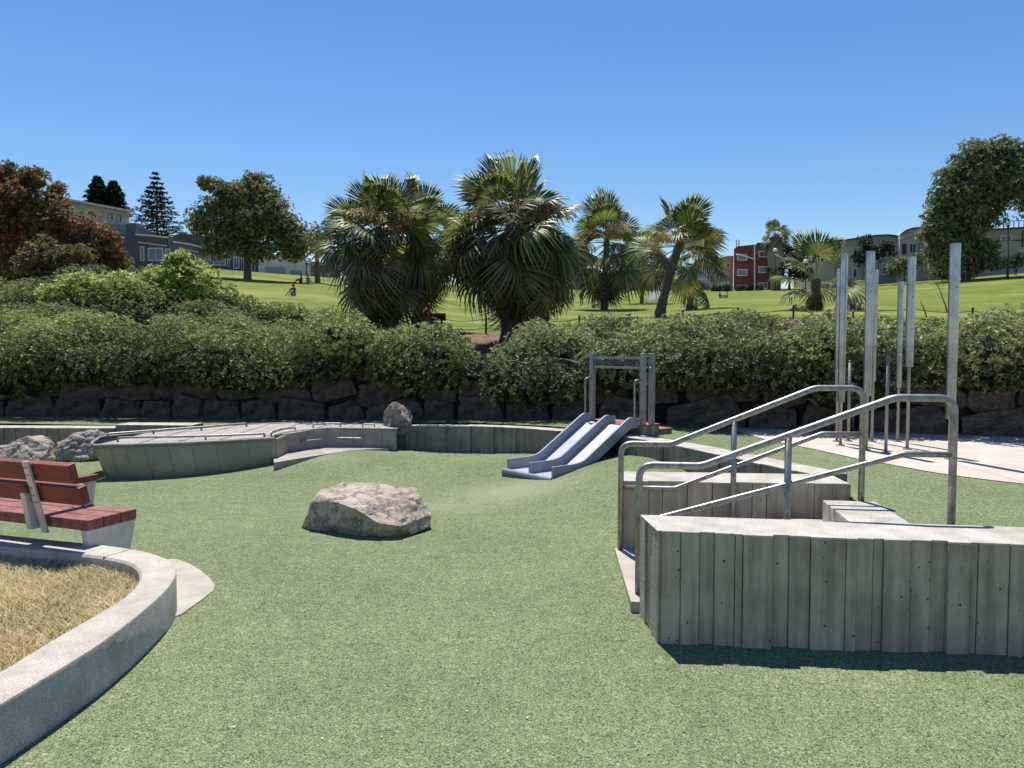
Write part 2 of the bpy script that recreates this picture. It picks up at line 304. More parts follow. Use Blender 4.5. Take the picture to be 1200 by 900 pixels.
def mesh_np(name, V, Q, m, parent=None, rnd=None, smooth=False):
    """numpy mesh of quads; rnd per vertex"""
    me = bpy.data.meshes.new(name); me.vertices.add(len(V)); me.vertices.foreach_set('co', V.astype(np.float32).ravel())
    nq = len(Q); k = Q.shape[1]; me.loops.add(nq*k); me.loops.foreach_set('vertex_index', Q.astype(np.int32).ravel())
    me.polygons.add(nq); me.polygons.foreach_set('loop_start', np.arange(nq, dtype=np.int32)*k); me.polygons.foreach_set('loop_total', np.full(nq, k, dtype=np.int32))
    me.update(calc_edges=True); me.materials.append(MATS[m] if isinstance(m, str) else m)
    if rnd is not None:
        a = me.attributes.new('rnd', 'FLOAT', 'POINT'); a.data.foreach_set('value', rnd.astype(np.float32))
    if smooth: me.polygons.foreach_set('use_smooth', [True]*nq)
    o = bpy.data.objects.new(name, me); col.objects.link(o)
    if parent is not None: o.parent = parent
    return o
def unit(a): return a/np.maximum(np.linalg.norm(a, axis=1, keepdims=True), 1e-9)

# ------------------------------------------------------------------ terrain functions
CREST = [(-600, 300), (-300, 305), (0, 318), (160, 317), (250, 315), (380, 325), (500, 332), (600, 338), (720, 341), (860, 340), (960, 337), (1085, 329), (1200, 320), (1500, 300), (1900, 290)]
CDIST = [(0, 105), (380, 108), (560, 150), (700, 165), (900, 160), (1100, 140), (1300, 125)]
Z27 = [(-600, 330), (-200, 345), (0, 364), (150, 362), (265, 368), (375, 370), (450, 386), (600, 392), (700, 386), (800, 380), (850, 370), (1000, 378), (1200, 398), (1600, 390)]
HTOP = [(-300, 330), (0, 328), (60, 320), (100, 308), (160, 306), (225, 324), (265, 336), (320, 345), (375, 366), (420, 378), (480, 392), (540, 408), (600, 408), (640, 386), (690, 378), (744, 370), (800, 370), (825, 360), (848, 354), (875, 363), (905, 370), (930, 366), (960, 363), (1000, 365), (1012, 372), (1060, 378), (1088, 366), (1110, 372), (1150, 378), (1200, 390), (1500, 390)]
STONE = [(-16, 13.6), (-8.2, 13.4), (-4.5, 13.0), (-1.5, 12.4), (.3, 11.9), (1.4, 11.35), (2.4, 10.7), (3.2, 10.25), (4.6, 9.75), (6.2, 9.25), (9, 8.4), (14, 7.2)]
def stoneY(X): return itp(X, STONE)
def zu(X): return itp(X, [(-3.5, .38), (-1.2, .42), (1.2, .5)])
def hedge_z(x, Y, Ys):
    k = min(1, max(0, (Y-Ys-.3)/8.0)); k2 = k**.9
    yp = 446+(itp(x, HTOP)+14-446)*k2
    return H+(406-yp)*Y/F
def terr(X, Y):
    x = 600+F*X/Y
    z27 = H+(406-itp(x, Z27))*27/F
    if Y >= 27:
        D = itp(x, CDIST); zc = H+(406-itp(x, CREST))*D/F
        if Y >= D: return zc+(Y-D)*.012
        return z27+(zc-z27)*((Y-27)/(D-27))**1.28
    Ys = stoneY(X)
    za = hedge_z(x, min(Y, Ys+8.3), Ys)-.62
    za = max(za, .75)
    Yb = Ys+8.3
    if Y <= Yb: return za
    k = (Y-Yb)/(27-Yb); return za+(z27-za)*(k*k*(3-2*k))
def hit(x, y, y0=26.0):
    a, b = ray(x, y); Y = y0
    while Y < 400:
        if terr(a*Y, Y) >= H+b*Y: return Vector((a*Y, Y, terr(a*Y, Y)))
        Y += .25
    return Vector((a*150, 150, terr(a*150, 150)))
def zl(X, Y):
    g = lambda cx, cy, sx, sy, h: h*math.exp(-.5*(((X-cx)/sx)**2+((Y-cy)/sy)**2))
    z = g(1.65, 8.5, .85, 1.25, .34)+g(.9, 10.7, .9, .8, .17)+g(1.0, 5.15, .55, .62, .075)+g(-2.35, 10.45, 1.0, .8, .165)
    if X < -.9 and Y < 7.5: z += .042*min(1, (-X-.9)/.6)*max(0, min(1, (7.5-Y)/1.5))
    if X > .8 and Y < 6: z += .06*min(1, (X-.8)/1.6)*max(0, min(1, (Y-1.8)/1.8))
    return min(z, .40)

def grid_mesh(name, xs_fn, rows, cols, zf, m, kind='structure', skirt=0):
    V = []; Q = []
    for i in range(cols+1):
        for j in range(rows+1):
            X, Y = xs_fn(i/cols, j/rows); V.append((X, Y, zf(X, Y)))
    for i in range(cols):
        for j in range(rows):
            a = i*(rows+1)+j; Q.append((a, a+rows+1, a+rows+2, a+1))
    o = mesh_np(name, np.array(V), np.array(Q), m, smooth=True); tag(o, kind=kind); return o

# one far sheet under everything, then the play surfaces, bank and lawn
MB().add([(-3000, -3000, -.35), (3000, -3000, -.35), (3000, 12, -.35), (-3000, 12, -.35)], [(0, 1, 2, 3)]).build('ground', 'soil')['kind'] = 'structure'
grid_mesh('lower_play_surface', lambda u, v: (-14+28*u, -6+19*v), 150, 200, zl, 'turf')
FGW = lambda X: 4.40-.105*(X-.8)               # back face of the near board-formed wall
DIAG = [(1.22, 9.75), (1.41, 9.15), (1.9, 7.75), (2.2, 6.65), (2.46, 5.95)]
FRONT = [(-14, 12.3), (-8, 12.0), (-5.4, 11.6), (-2.0, 11.6), (-1.5, 11.8), (-.5, 11.45), (.55, 10.65)]+DIAG
def frontY(X): return itp(X, FRONT)
def upper(u, v):
    X = -14+16.46*u; a = frontY(X)+.16; b = stoneY(X)+.25; return X, a+(b-a)*v
grid_mesh('upper_play_surface', upper, 10, 90, lambda X, Y: zu(X), 'turf')
def upper2(u, v):
    X = 2.461+14*u; a = FGW(X)+.0; b = stoneY(X)+.25; return X, a+(b-a)*v
grid_mesh('upper_play_surface', upper2, 20, 30, lambda X, Y: .5, 'turf')
# pale plaza with a curved edge
edge = [PZ(868, 507, .5), PZ(900, 516, .5), PZ(950, 526, .5), PZ(1010, 539, .5), PZ(1040, 544, .5), PZ(1100, 555, .5), PZ(1200, 567.5, .5), PZ(1330, 578, .5)]
edge = [(p.x, p.y) for p in edge]+[(9, 5.0), (16, 4.6)]
def cat(pts, n=6):
    out = []
    for i in range(len(pts)-1):
        p0 = Vector(pts[max(i-1, 0)]); p1 = Vector(pts[i]); p2 = Vector(pts[i+1]); p3 = Vector(pts[min(i+2, len(pts)-1)])
        for k in range(n):
            t = k/n; out.append(.5*((2*p1)+(-p0+p2)*t+(2*p0-5*p1+4*p2-p3)*t*t+(-p0+3*p1-3*p2+p3)*t**3))
    out.append(Vector(pts[-1])); return out
es = cat(edge, 5)
pm = MB(); V = []; 
for p in es: V += [(p.x, p.y, .506), (max(p.x, p.x), stoneY(p.x)+.2, .506)]
pm.add(V, [(2*i, 2*i+2, 2*i+3, 2*i+1) for i in range(len(es)-1)])
tag(pm.build('plaza_paving', 'plaza'), kind='structure')
# planted bank and lawn
grid_mesh('planted_bank', lambda u, v: ((lambda X: (X, stoneY(X)+.15+(27-stoneY(X)-.15)*v))(-26+52*u)), 40, 110, terr, 'soil')
def lawn_xy(u, v):
    Y = 26.9*(420/26.9)**v if v < 1 else 420; return (u*2-1)*(.95*Y+12), Y
grid_mesh('lawn', lawn_xy, 150, 170, lambda X, Y: terr(X, max(Y, 27))+(.0 if Y > 27 else 0), 'lawn')
grid_mesh('far_ground', lambda u, v: (-3000+6000*u, 415+3600*v), 4, 8, lambda X, Y: terr(0, 200)+(3 if Y < 500 else 0), 'lawn')

# ------------------------------------------------------------------ board-formed concrete walls
def offset(pts, d):
    out = []
    for i, p in enumerate(pts):
        a = pts[max(i-1, 0)]; b = pts[min(i+1, len(pts)-1)]; t = Vector((b[0]-a[0], b[1]-a[1])).normalized(); n = Vector((-t.y, t.x)); out.append((p[0]+n.x*d, p[1]+n.y*d))
    return out
def board_wall(name, label, path, thick, zt, zb, bm_='board_concrete', wid=(.13, .24), cop='coping_concrete', widths=None, end_panels=False, proud=(.004, .040), cap=.05, boards=True):
    """path runs left to right along the FRONT face; the body lies behind (+normal)"""
    ztf = zt if callable(zt) else (lambda p: zt)
    t = thing(name, label, 'concrete wall', (path[0][0], path[0][1], zb))
    back = offset(path, thick); poly = list(path)+back[::-1]
    def off_t(pts, e): return pts
    m = MB(); n = len(path)
    for i in range(n-1):
        m.add([(path[i][0], path[i][1], zb), (path[i+1][0], path[i+1][1], zb), (back[i+1][0], back[i+1][1], zb), (back[i][0], back[i][1], zb),
               (path[i][0], path[i][1], ztf(path[i])-.004), (path[i+1][0], path[i+1][1], ztf(path[i+1])-.004), (back[i+1][0], back[i+1][1], ztf(path[i+1])-.004), (back[i][0], back[i][1], ztf(path[i])-.004)],
              [(4, 5, 6, 7), (0, 1, 5, 4), (2, 3, 7, 6)]+([(0, 4, 7, 3)] if i == 0 else [])+([(1, 2, 6, 5)] if i == n-2 else []))
    m.build('wall_body', bm_, t)
    # boards
    seg = [0]
    for a, b in zip(path, path[1:]): seg.append(seg[-1]+math.hypot(b[0]-a[0], b[1]-a[1]))
    def at(s):
        for i in range(len(path)-1):
            if s <= seg[i+1] or i == len(path)-2:
                k = (s-seg[i])/(seg[i+1]-seg[i]); return (path[i][0]+(path[i+1][0]-path[i][0])*k, path[i][1]+(path[i+1][1]-path[i][1])*k)
    s = 0; k = 0; last = -1; tops = []
    while s < seg[-1]-.02 and boards:
        wv = widths[k] if widths and k < len(widths) else random.uniform(*wid); e = min(seg[-1], s+wv)
        if seg[-1]-e < .05: e = seg[-1]
        a, b = at(s), at(e); d = Vector((b[0]-a[0], b[1]-a[1])).normalized(); nn = Vector((d.y, -d.x))
        pr = random.choice([.006, .014, .022, .03]) if not proud else random.uniform(*proud)
        if abs(pr-last) < .006: pr = pr+.008
        last = pr; g = .0015
        A = (a[0]+d.x*g, a[1]+d.y*g); B = (b[0]-d.x*g, b[1]-d.y*g)
        z = ztf(a)-random.uniform(.0, .003)
        z2 = ztf(b)-random.uniform(.0, .003)
        q = [(A[0]+nn.x*pr, A[1]+nn.y*pr), (B[0]+nn.x*pr*random.uniform(.85, 1), B[1]+nn.y*pr), (B[0]-nn.x*.05, B[1]-nn.y*.05), (A[0]-nn.x*.05, A[1]-nn.y*.05)]
        mm = MB().add([(q[0][0], q[0][1], zb), (q[1][0], q[1][1], zb), (q[2][0], q[2][1], zb), (q[3][0], q[3][1], zb), (q[0][0], q[0][1], z), (q[1][0], q[1][1], z2), (q[2][0], q[2][1], z2), (q[3][0], q[3][1], z)],
                      [(3, 2, 1, 0), (4, 5, 6, 7), (0, 1, 5, 4), (1, 2, 6, 5), (2, 3, 7, 6), (3, 0, 4, 7)])
        mm.build('board_panel', bm_, t, bevel=.004)
        tops.append((a, b, pr)); s = e; k += 1
    # coping top, following the board edge
    V = []; Fc = []
    if boards:
        for (a, b, pr) in tops:
            for p in (a, b):
                d = Vector((b[0]-a[0], b[1]-a[1])).normalized(); nn = Vector((d.y, -d.x)); zz = ztf(p)
                i0 = len(V); V += [(p[0]+nn.x*(pr+.001), p[1]+nn.y*(pr+.001), zz+.003), (p[0]-nn.x*(thick+.002), p[1]-nn.y*(thick+.002), zz+.003), (p[0]+nn.x*(pr+.001), p[1]+nn.y*(pr+.001), zz-cap*.12), (p[0]-nn.x*(thick+.002), p[1]-nn.y*(thick+.002), zz-cap*.12)]
            b0 = len(V)-8
            Fc += [(b0, b0+4, b0+5, b0+1), (b0, b0+2, b0+6, b0+4), (b0+1, b0+5, b0+7, b0+3), (b0, b0+1, b0+3, b0+2), (b0+4, b0+6, b0+7, b0+5)]
    else:
        for i in range(n-1):
            b0 = len(V)
            for p, q in ((path[i], back[i]), (path[i+1], back[i+1])):
                zz = ztf(p); V += [(p[0], p[1]-.004, zz+.003), (q[0], q[1]+.003, zz+.003), (p[0], p[1]-.004, zz-.02), (q[0], q[1]+.003, zz-.02)]
            Fc += [(b0, b0+4, b0+5, b0+1), (b0, b0+2, b0+6, b0+4), (b0+1, b0+5, b0+7, b0+3)]
    mm = MB(); mm.v = V; mm.f = Fc; mm.build('coping', cop, t)
    return t
# near wall: board joints read off the photograph
xs = [775, 798, 820, 838, 862, 871, 906, 926, 951, 992, 1005, 1025, 1037, 1069, 1093, 1112.5, 1139, 1148, 1185, 1203, 1225, 1240]
pa = PZ(775, 622, .62); pb = PZ(1200, 637, .62)
dv = Vector((pb.x-pa.x, pb.y-pa.y)).normalized()
def on_line(A, B, x):
    A = Vector((A[0], A[1])); B = Vector((B[0], B[1])); d = (B-A); k = (x-600)/(F*cp)   # X = k*Y (verticals near enough)
    s = (k*A.y-A.x)/(d.x-k*d.y); return A+d*s
bx = [on_line(pa, pb, x) for x in xs]
wd = [(b-a).length for a, b in zip(bx, bx[1:])]
A0 = Vector((pa.x, pa.y)); A1 = A0+dv*9.5
FGt = .36
near = board_wall('board_formed_wall', 'long grey board-formed concrete wall in the right foreground, rough pale flat top', [(A0.x, A0.y), (A1.x, A1.y)], FGt, .62, -.1, widths=wd)
# left end of the near wall runs back at a slant
nv = Vector((-dv.y, dv.x)); SK = .085
BK = A0+nv*FGt-dv*SK; ev = (BK-A0); EL = ev.length; ev.normalize(); en = Vector((-ev.y, ev.x))
MB().prism([tuple(A0), tuple(A0+nv*FGt), tuple(BK)], -.1, .616).build('wall_body', 'board_concrete', near)
for (s0, s1, pr) in ((.0, .12, .02), (.12, .25, .01), (.25, EL, .022)):
    a = A0+ev*(s0+.0015); b = A0+ev*(s1-.0015)
    q = [a+en*pr, a-en*.012, b-en*.012, b+en*pr]
    if s0 == 0: q[0] = q[0]-ev*.012
    MB().prism([tuple(p) for p in q], -.1, .6185).build('board_panel', 'board_concrete', near, bevel=.004)
MB().prism([tuple(p) for p in (A0-dv*.0-nv*.014+en*.021, A0-nv*.014+dv*.006, A0+nv*(FGt+.003)+dv*.006, BK+nv*.003+en*.023)], .6182, .6245).build('coping', 'coping_concrete', near)

# middle wall behind the stairs
ma = PZ(730, 563, .60); mb_ = PZ(994, 567, .60); mid_dir = Vector((mb_.x-ma.x, mb_.y-ma.y)).normalized()
midw = board_wall('board_formed_wall', 'short board-formed concrete wall on the far side of the stairs, behind the left handrail', [(ma.x, ma.y), (mb_.x, mb_.y)], .40, .60, -.05, wid=(.10, .19))
mn = Vector((-mid_dir.y, mid_dir.x)); MAv = Vector((ma.x, ma.y)); MBv = Vector((mb_.x, mb_.y))
for (s0, s1, pr) in ((0, .2, .02), (.2, .40, .012)):
    a = MAv+mn*s0; b = MAv+mn*s1
    MB().prism([(p.x, p.y) for p in (a-mid_dir*pr, b-mid_dir*pr, b+mid_dir*.04, a+mid_dir*.04)], -.05, .598).build('board_panel', 'board_concrete', midw, bevel=.004)
for (s0, s1, pr) in ((0, .12, .02), (.12, .28, .012)):
    a = MBv+mn*s0; b = MBv+mn*s1
    MB().prism([(p.x, p.y) for p in (a-mid_dir*.04, b-mid_dir*.04, b+mid_dir*pr, a+mid_dir*pr)], .3, .598).build('board_panel', 'board_concrete', midw, bevel=.004)
# wedge-shaped wall from the slide to the middle wall
dpath = [(p.x, p.y) for p in cat([(1.30, 9.55), (1.41, 9.15), (1.9, 7.75), (2.2, 6.65), (2.40, 5.99)], 3)]
zdi = lambda p: itp(p[1], [(5.9, .592), (6.65, .575), (7.75, .55), (9.2, .515)])
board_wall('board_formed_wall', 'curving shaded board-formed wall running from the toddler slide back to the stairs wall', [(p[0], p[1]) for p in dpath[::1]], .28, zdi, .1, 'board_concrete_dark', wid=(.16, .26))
# long curved wall left of the slide
cpath = [PZ(474, 498.5, .43), PZ(520, 499, .44), PZ(560, 500, .45), PZ(610, 502, .47), PZ(655, 505, .49), PZ(700, 509, .5)]
cpath = [(p.x, p.y) for p in cat([(p.x, p.y) for p in cpath], 3)]
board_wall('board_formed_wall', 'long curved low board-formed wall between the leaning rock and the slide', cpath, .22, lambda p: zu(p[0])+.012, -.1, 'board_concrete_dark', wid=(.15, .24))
# left low walls behind the two rocks
lp = [PZ(-260, 500, .37), PZ(-60, 502, .37), PZ(134, 503, .37)]
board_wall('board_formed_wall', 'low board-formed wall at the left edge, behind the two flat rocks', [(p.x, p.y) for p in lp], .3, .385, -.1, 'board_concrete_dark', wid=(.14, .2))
lp = [PZ(136, 499, .415), PZ(226, 499.5, .415)]
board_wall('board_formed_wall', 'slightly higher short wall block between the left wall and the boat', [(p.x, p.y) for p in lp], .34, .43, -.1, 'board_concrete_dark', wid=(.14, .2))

# ------------------------------------------------------------------ stairs
ug = Vector((dv.x, dv.y)); vg = Vector((-ug.y, ug.x))
st = thing('stairway', 'short concrete stairway between the two handrails, top step lit and striped with rail shadows', 'stairs', (.8, 4.5, 0))
SA = A0+nv*(FGt+.004)                      # runs along the near wall's back
dep = (MAv-SA).dot(vg)-.04
def srect(u0, u1, e=0): return [(p.x, p.y) for p in (SA+ug*u0+vg*e, SA+ug*u1+vg*e, SA+ug*u1+vg*(dep-e), SA+ug*u0+vg*(dep-e))]
MB().prism([(.70, 4.46), srect(0, .62)[1], srect(0, .62)[2], (.765, 5.665)], -.1, .10).build('landing', 'curb_patch', st)
for k, (u0, u1, z) in enumerate(((.62, .92, .225), (.92, 1.20, .362), (1.20, 1.56, .503))):
    MB().prism(srect(u0, u1), -.1, z).build('step', 'coping_concrete', st, bevel=.006)

# ------------------------------------------------------------------ handrails
def round_path(pts, rad=.09, n=6):
    pts = [Vector(p) for p in pts]; out = [pts[0]]
    for a, b, c in zip(pts, pts[1:], pts[2:]):
        d1 = (a-b); d2 = (c-b); ang = d1.angle(d2); r = min(rad*(1 if ang < 2.2 else .45), d1.length*.45, d2.length*.45)
        p1 = b+d1.normalized()*r; p2 = b+d2.normalized()*r
        for k in range(n+1):
            t = k/n; out.append(p1*(1-t)**2+b*2*t*(1-t)+p2*t*t)
    out.append(pts[-1]); return out
def handrail(label, A, B, zg0, zg1, hgt, hm, xl, xh, xm0, xm1, xpost, r):
    t = thing('handrail', label, 'handrail', (A.x, A.y, zg0), group='galvanised handrails of the stairs')
    def at(x): return on_line(A, B, x)
    l, h_ = at(xl), at(xh); v3 = lambda p, z: Vector((p.x, p.y, z))
    top = round_path([v3(A, zg0-.1), v3(A, zg0+hgt), v3(l, zg0+hgt), v3(h_, zg1+hgt), v3(B, zg1+hgt), v3(B, zg1-.1)], .085)
    MB().tube(top, r, 14).build('top_rail', 'galvanised', t, smooth=True)
    l2, h2 = at(xm0), at(xm1)
    midr = round_path([v3(A, zg0+hm), v3(l2, zg0+hm), v3(h2, zg1+hm), v3(B, zg1+hm)], .05)
    MB().tube(midr, r*.8, 12).build('middle_rail', 'galvanised', t, smooth=True)
    p = at(xpost); s = (p-l).length/(h_-l).length; zt = zg0+hgt+(zg1-zg0)*s
    zgp = .35
    MB().tube([v3(p, zgp-.15), v3(p, zt)], r*.95, 12).build('post', 'galvanised', t, smooth=True)
    return t
RA = PY(748, 702, 4.60); RB = PY(1117, 530, 4.38)
handrail('galvanised steel handrail nearest the camera, right behind the foreground wall', Vector((RA.x, RA.y)), Vector((RB.x, RB.y)), .088, .505, .80, .475, 823, 1049, 770, 1062, 925, .0215)
LA = PY(727, 648, 5.62); LB = PY(1009, 590, 5.42)
handrail('galvanised steel handrail on the far side of the stairs, against the middle wall', Vector((LA.x, LA.y)), Vector((LB.x, LB.y)), .088, .505, .80, .475, 787, 955, 792, 965, 861, .0215)

# ------------------------------------------------------------------ kerb planter lower left
it = [(0, 786), (69, 740), (116, 718), (147, 701), (165, 680.5), (168, 672), (159, 662), (139, 654.5), (75, 648), (0, 641)]
ot = [(0, 825), (58, 790), (95, 769), (139, 740), (173, 711), (199, 689), (211, 673), (212, 666), (205, 656), (188, 649), (150, 641), (87, 635), (0, 626)]
KZ = .27
def ext(pts):
    P = [PZ(x, y, KZ) for x, y in pts]; P = [(p.x, p.y) for p in P]
    a = Vector(P[0]); d = (a-Vector(P[2])).normalized(); b = Vector(P[-1]); e = (b-Vector(P[-3])).normalized()
    return [tuple(a+d*3.2)]+P+[tuple(b+e*5)]
def resample(pts, n):
    c = cat(pts, 8); L = [0]
    for a, b in zip(c, c[1:]): L.append(L[-1]+(b-a).length)
    out = []
    for i in range(n):
        s = L[-1]*i/(n-1); j = max(k for k in range(len(L)) if L[k] <= s+1e-9); j = min(j, len(c)-2); k = (s-L[j])/max(1e-9, L[j+1]-L[j]); out.append(c[j]+(c[j+1]-c[j])*k)
    return out
outp = resample(ext(ot), 90)
inn = []
ic = resample(ext(it), 240)
for i, p in enumerate(outp):
    inn.append(min(ic, key=lambda q: (q-p).length))
for _ in range(5):
    outp = [outp[0]]+[(outp[i-1]+outp[i]*2+outp[i+1])/4 for i in range(1, 89)]+[outp[89]]
    inn = [inn[0]]+[(inn[i-1]+inn[i]*2+inn[i+1])/4 for i in range(1, 89)]+[inn[89]]
#inn = [ (inn[max(i-1,0)]+inn[i]*2+inn[min(i+1,89)])/4 for i in range(90)]
kt = thing('planter_kerb', 'curved pale concrete kerb around the dry grass bed in the lower left corner', 'kerb', (-2.5, 4, 0))
joint = [i for i in range(90)]
def kerb_piece(i0, i1):
    m = MB(); prof = []
    for i in range(i0, i1+1):
        o_, n_ = outp[i], inn[i]; d = (n_-o_).normalized(); r = .014
        m.v += [(o_.x, o_.y, -.05), (o_.x, o_.y, KZ-r), (o_.x+d.x*r*.3, o_.y+d.y*r*.3, KZ-r*.3), (o_.x+d.x*r, o_.y+d.y*r, KZ), (n_.x-d.x*r, n_.y-d.y*r, KZ), (n_.x, n_.y, KZ-r), (n_.x, n_.y, .0)]
    n = i1-i0
    for i in range(n):
        for k in range(6): m.f.append((i*7+k, (i+1)*7+k, (i+1)*7+k+1, i*7+k+1))
    m.f.append(tuple(range(7))); m.f.append(tuple(n*7+k for k in range(7))[::-1])
    return m.build('kerb_stone', 'kerb_concrete', kt, smooth='auto')
# joints at the one seen near (130, 650) and others further along
jx = min(range(90), key=lambda i: (outp[i]-Vector((PZ(150, 641, KZ).x, PZ(150, 641, KZ).y))).length)
cuts = [0, max(1, jx-52), jx, min(88, jx+14), 89]
for a, b in zip(cuts, cuts[1:]):
    if b > a: kerb_piece(a, b)
# shift each joint open a little: thin dark groove lines
for c in cuts[1:-1]:
    o_, n_ = outp[c], inn[c]; d = (n_-o_).normalized(); tt = Vector((-d.y, d.x))*.002; L_ = (n_-o_).length
    MB().prism([tuple(o_-tt+d*.0), tuple(o_+tt), tuple(n_+tt), tuple(n_-tt)], .0, KZ+.0012).build('joint', 'mortar', kt)
# bed soil and dry grass
tag(MB().add([(p.x, p.y, .15) for p in inn], [tuple(range(90))]).build('planter_bed', 'dry_ground'), kind='structure')
def inside(px, py, poly):
    c = False; j = len(poly)-1
    for i in range(len(poly)):
        a, b = poly[i], poly[j]
        if (a[1] > py) != (b[1] > py) and px < (b[0]-a[0])*(py-a[1])/(b[1]-a[1])+a[0]: c = not c
        j = i
    return c
poly = [(p.x, p.y) for p in inn]
def blades(n, hmin, hmax, wdt, seed, mname, nm, lab):
    r = np.random.default_rng(seed); P = []
    while len(P) < n:
        x = r.uniform(-4.6, -1.9); y = r.uniform(2.4, 5.6)
        if x/y < -.80: continue
        k = mnoise.noise(Vector((x*2.2, y*2.2, seed)))
        if mname == 'green_blade' and k < .12: continue
        if inside(x, y, poly): P.append((x, y))
    P = np.array(P); n = len(P); a = r.uniform(0, 2*np.pi, n); h = r.uniform(hmin, hmax, n); lean = r.uniform(.3, 1.6, n)*h
    d = np.stack([np.cos(a), np.sin(a)], 1); pr = np.stack([-d[:, 1], d[:, 0]], 1)*wdt*r.uniform(.6, 1.2, (n, 1))
    z0 = np.full(n, .15)
    def pt(off, z): return np.concatenate([P+off, z[:, None]], 1)
    v = [pt(-pr, z0), pt(pr, z0), pt(d*lean[:, None]*.35+pr*.8, z0+h*.6), pt(d*lean[:, None]*.35-pr*.8, z0+h*.6), pt(d*lean[:, None]+pr*.15, z0+h), pt(d*lean[:, None]-pr*.15, z0+h)]
    V = np.stack(v, 1).reshape(-1, 3); b = np.arange(n)[:, None]*6
    Q = np.concatenate([b+np.array([0, 1, 2, 3]), b+np.array([3, 2, 4, 5])], 0); rn = np.repeat(r.uniform(0, 1, n), 6)
    tag(mesh_np(nm, V, Q, mname, rnd=rn), lab, 'grass', kind='stuff')
blades(40000, .025, .085, .0032, 3, 'straw', 'dry_grass', 'dry straw coloured grass in the kerbed bed at lower left')
blades(5000, .03, .09, .002, 5, 'green_blade', 'green_grass', 'olive green blades growing through the dry grass in the kerbed bed')
pts = [PZ(*p, .05) for p in ((190, 655), (208, 655), (222, 660), (235, 668), (246, 677), (252, 685), (250, 692), (234, 704), (213, 719), (205, 722))]
tag(MB().prism([(p.x, p.y) for p in pts], -.05, .05).build('concrete_footing', 'curb_patch', bevel=.003), kind='structure')

# ------------------------------------------------------------------ bench
bo = PZ(102, 610, .45); be = PZ(160, 596, .45)
vdir = Vector((be.x-bo.x, be.y-bo.y)).normalized(); udir = Vector((-vdir.y, vdir.x)); bdep = (be-bo).length
ang = math.atan2(udir.y, udir.x)
bt = thing('park_bench', 'red slatted wooden park bench with pale steel legs, behind the kerbed bed', 'bench', (bo.x, bo.y, 0), rotz=ang)
# local frame: +x runs left along the bench, local y: towards the camera is +y (since u x z), so depth v = -y
BL = 1.9
for k in range(3):
    wpl = (bdep-.016)/3; v0 = k*(wpl+.008)
    MB().box((BL/2, -(v0+wpl/2), .45-.036), (BL, wpl, .072)).build('seat_slat', 'red_wood_worn', bt, bevel=.006, local=True)
lean = R(14)
def bp(v, z): return -v, z
for (zc, vc, x0, hh) in ((.775, -.075, .0, .125), (.625, -.032, -.045, .125)):
    MB().box((x0+.02+(BL-.04)/2, -vc, zc), (BL-.04, .062, hh), rx=-lean).build('back_slat', 'red_wood', bt, bevel=.005, local=True)
for u in (.37, 1.5):
    m = MB(); w_ = .052
    prof = [(-.004, .34), (.006, .34), (-.115, .845), (-.128, .845)]
    for a, b in (((-.010, .33), (-.122, .845)),):
        m.add([(u+sx*w_/2, -(v+ (0 if i in (0, 1) else .008))+0, z) for sx in (-1, 1) for i, (v, z) in enumerate(((-.022, .34), (-.152, .845), (-.140, .845), (-.012, .34)))],
              [(0, 1, 2, 3), (7, 6, 5, 4), (0, 4, 5, 1), (1, 5, 6, 2), (2, 6, 7, 3), (3, 7, 4, 0)])
    m.build('back_strap', 'bench_metal', bt, bevel=.002, local=True)
    mb2 = MB()
    for zz in (.80, .75, .66, .61, .56):
        for sx in (-.01, .012):
            vv = -.158+( .845-zz)*.257; mb2.ball((u+sx, -vv, zz), .0045, 6, 4)
    mb2.build('bolt', 'steel_dark', bt, local=True)
for u in (.44,):
    MB().box((u, -(.16), .645), (.075, .56, .045)).build('armrest', 'red_wood', bt, bevel=.004, local=True)
    for (v0, v1) in ((-.045, -.085), (.36, .40)):
        MB().add([(u+s*.022, -v, z) for s in (-1, 1) for v, z in ((v0-.03, .37), (v0+.03, .37), (v1+.035, .624), (v1-.035, .624))], [(0, 1, 2, 3), (7, 6, 5, 4), (0, 4, 5, 1), (1, 5, 6, 2), (2, 6, 7, 3), (3, 7, 4, 0)]).build('armrest_support', 'bench_metal', bt, local=True)
for u in (.035, 1.75):
    MB().add([(u+s*.03, -v, z) for s in (-1, 1) for v, z in ((.045, 0), (bdep-.10, 0), (bdep-.005, .377), (.005, .377))], [(0, 1, 2, 3), (7, 6, 5, 4), (0, 4, 5, 1), (1, 5, 6, 2), (2, 6, 7, 3), (3, 7, 4, 0)]).build('leg', 'bench_metal', bt, bevel=.003, local=True)

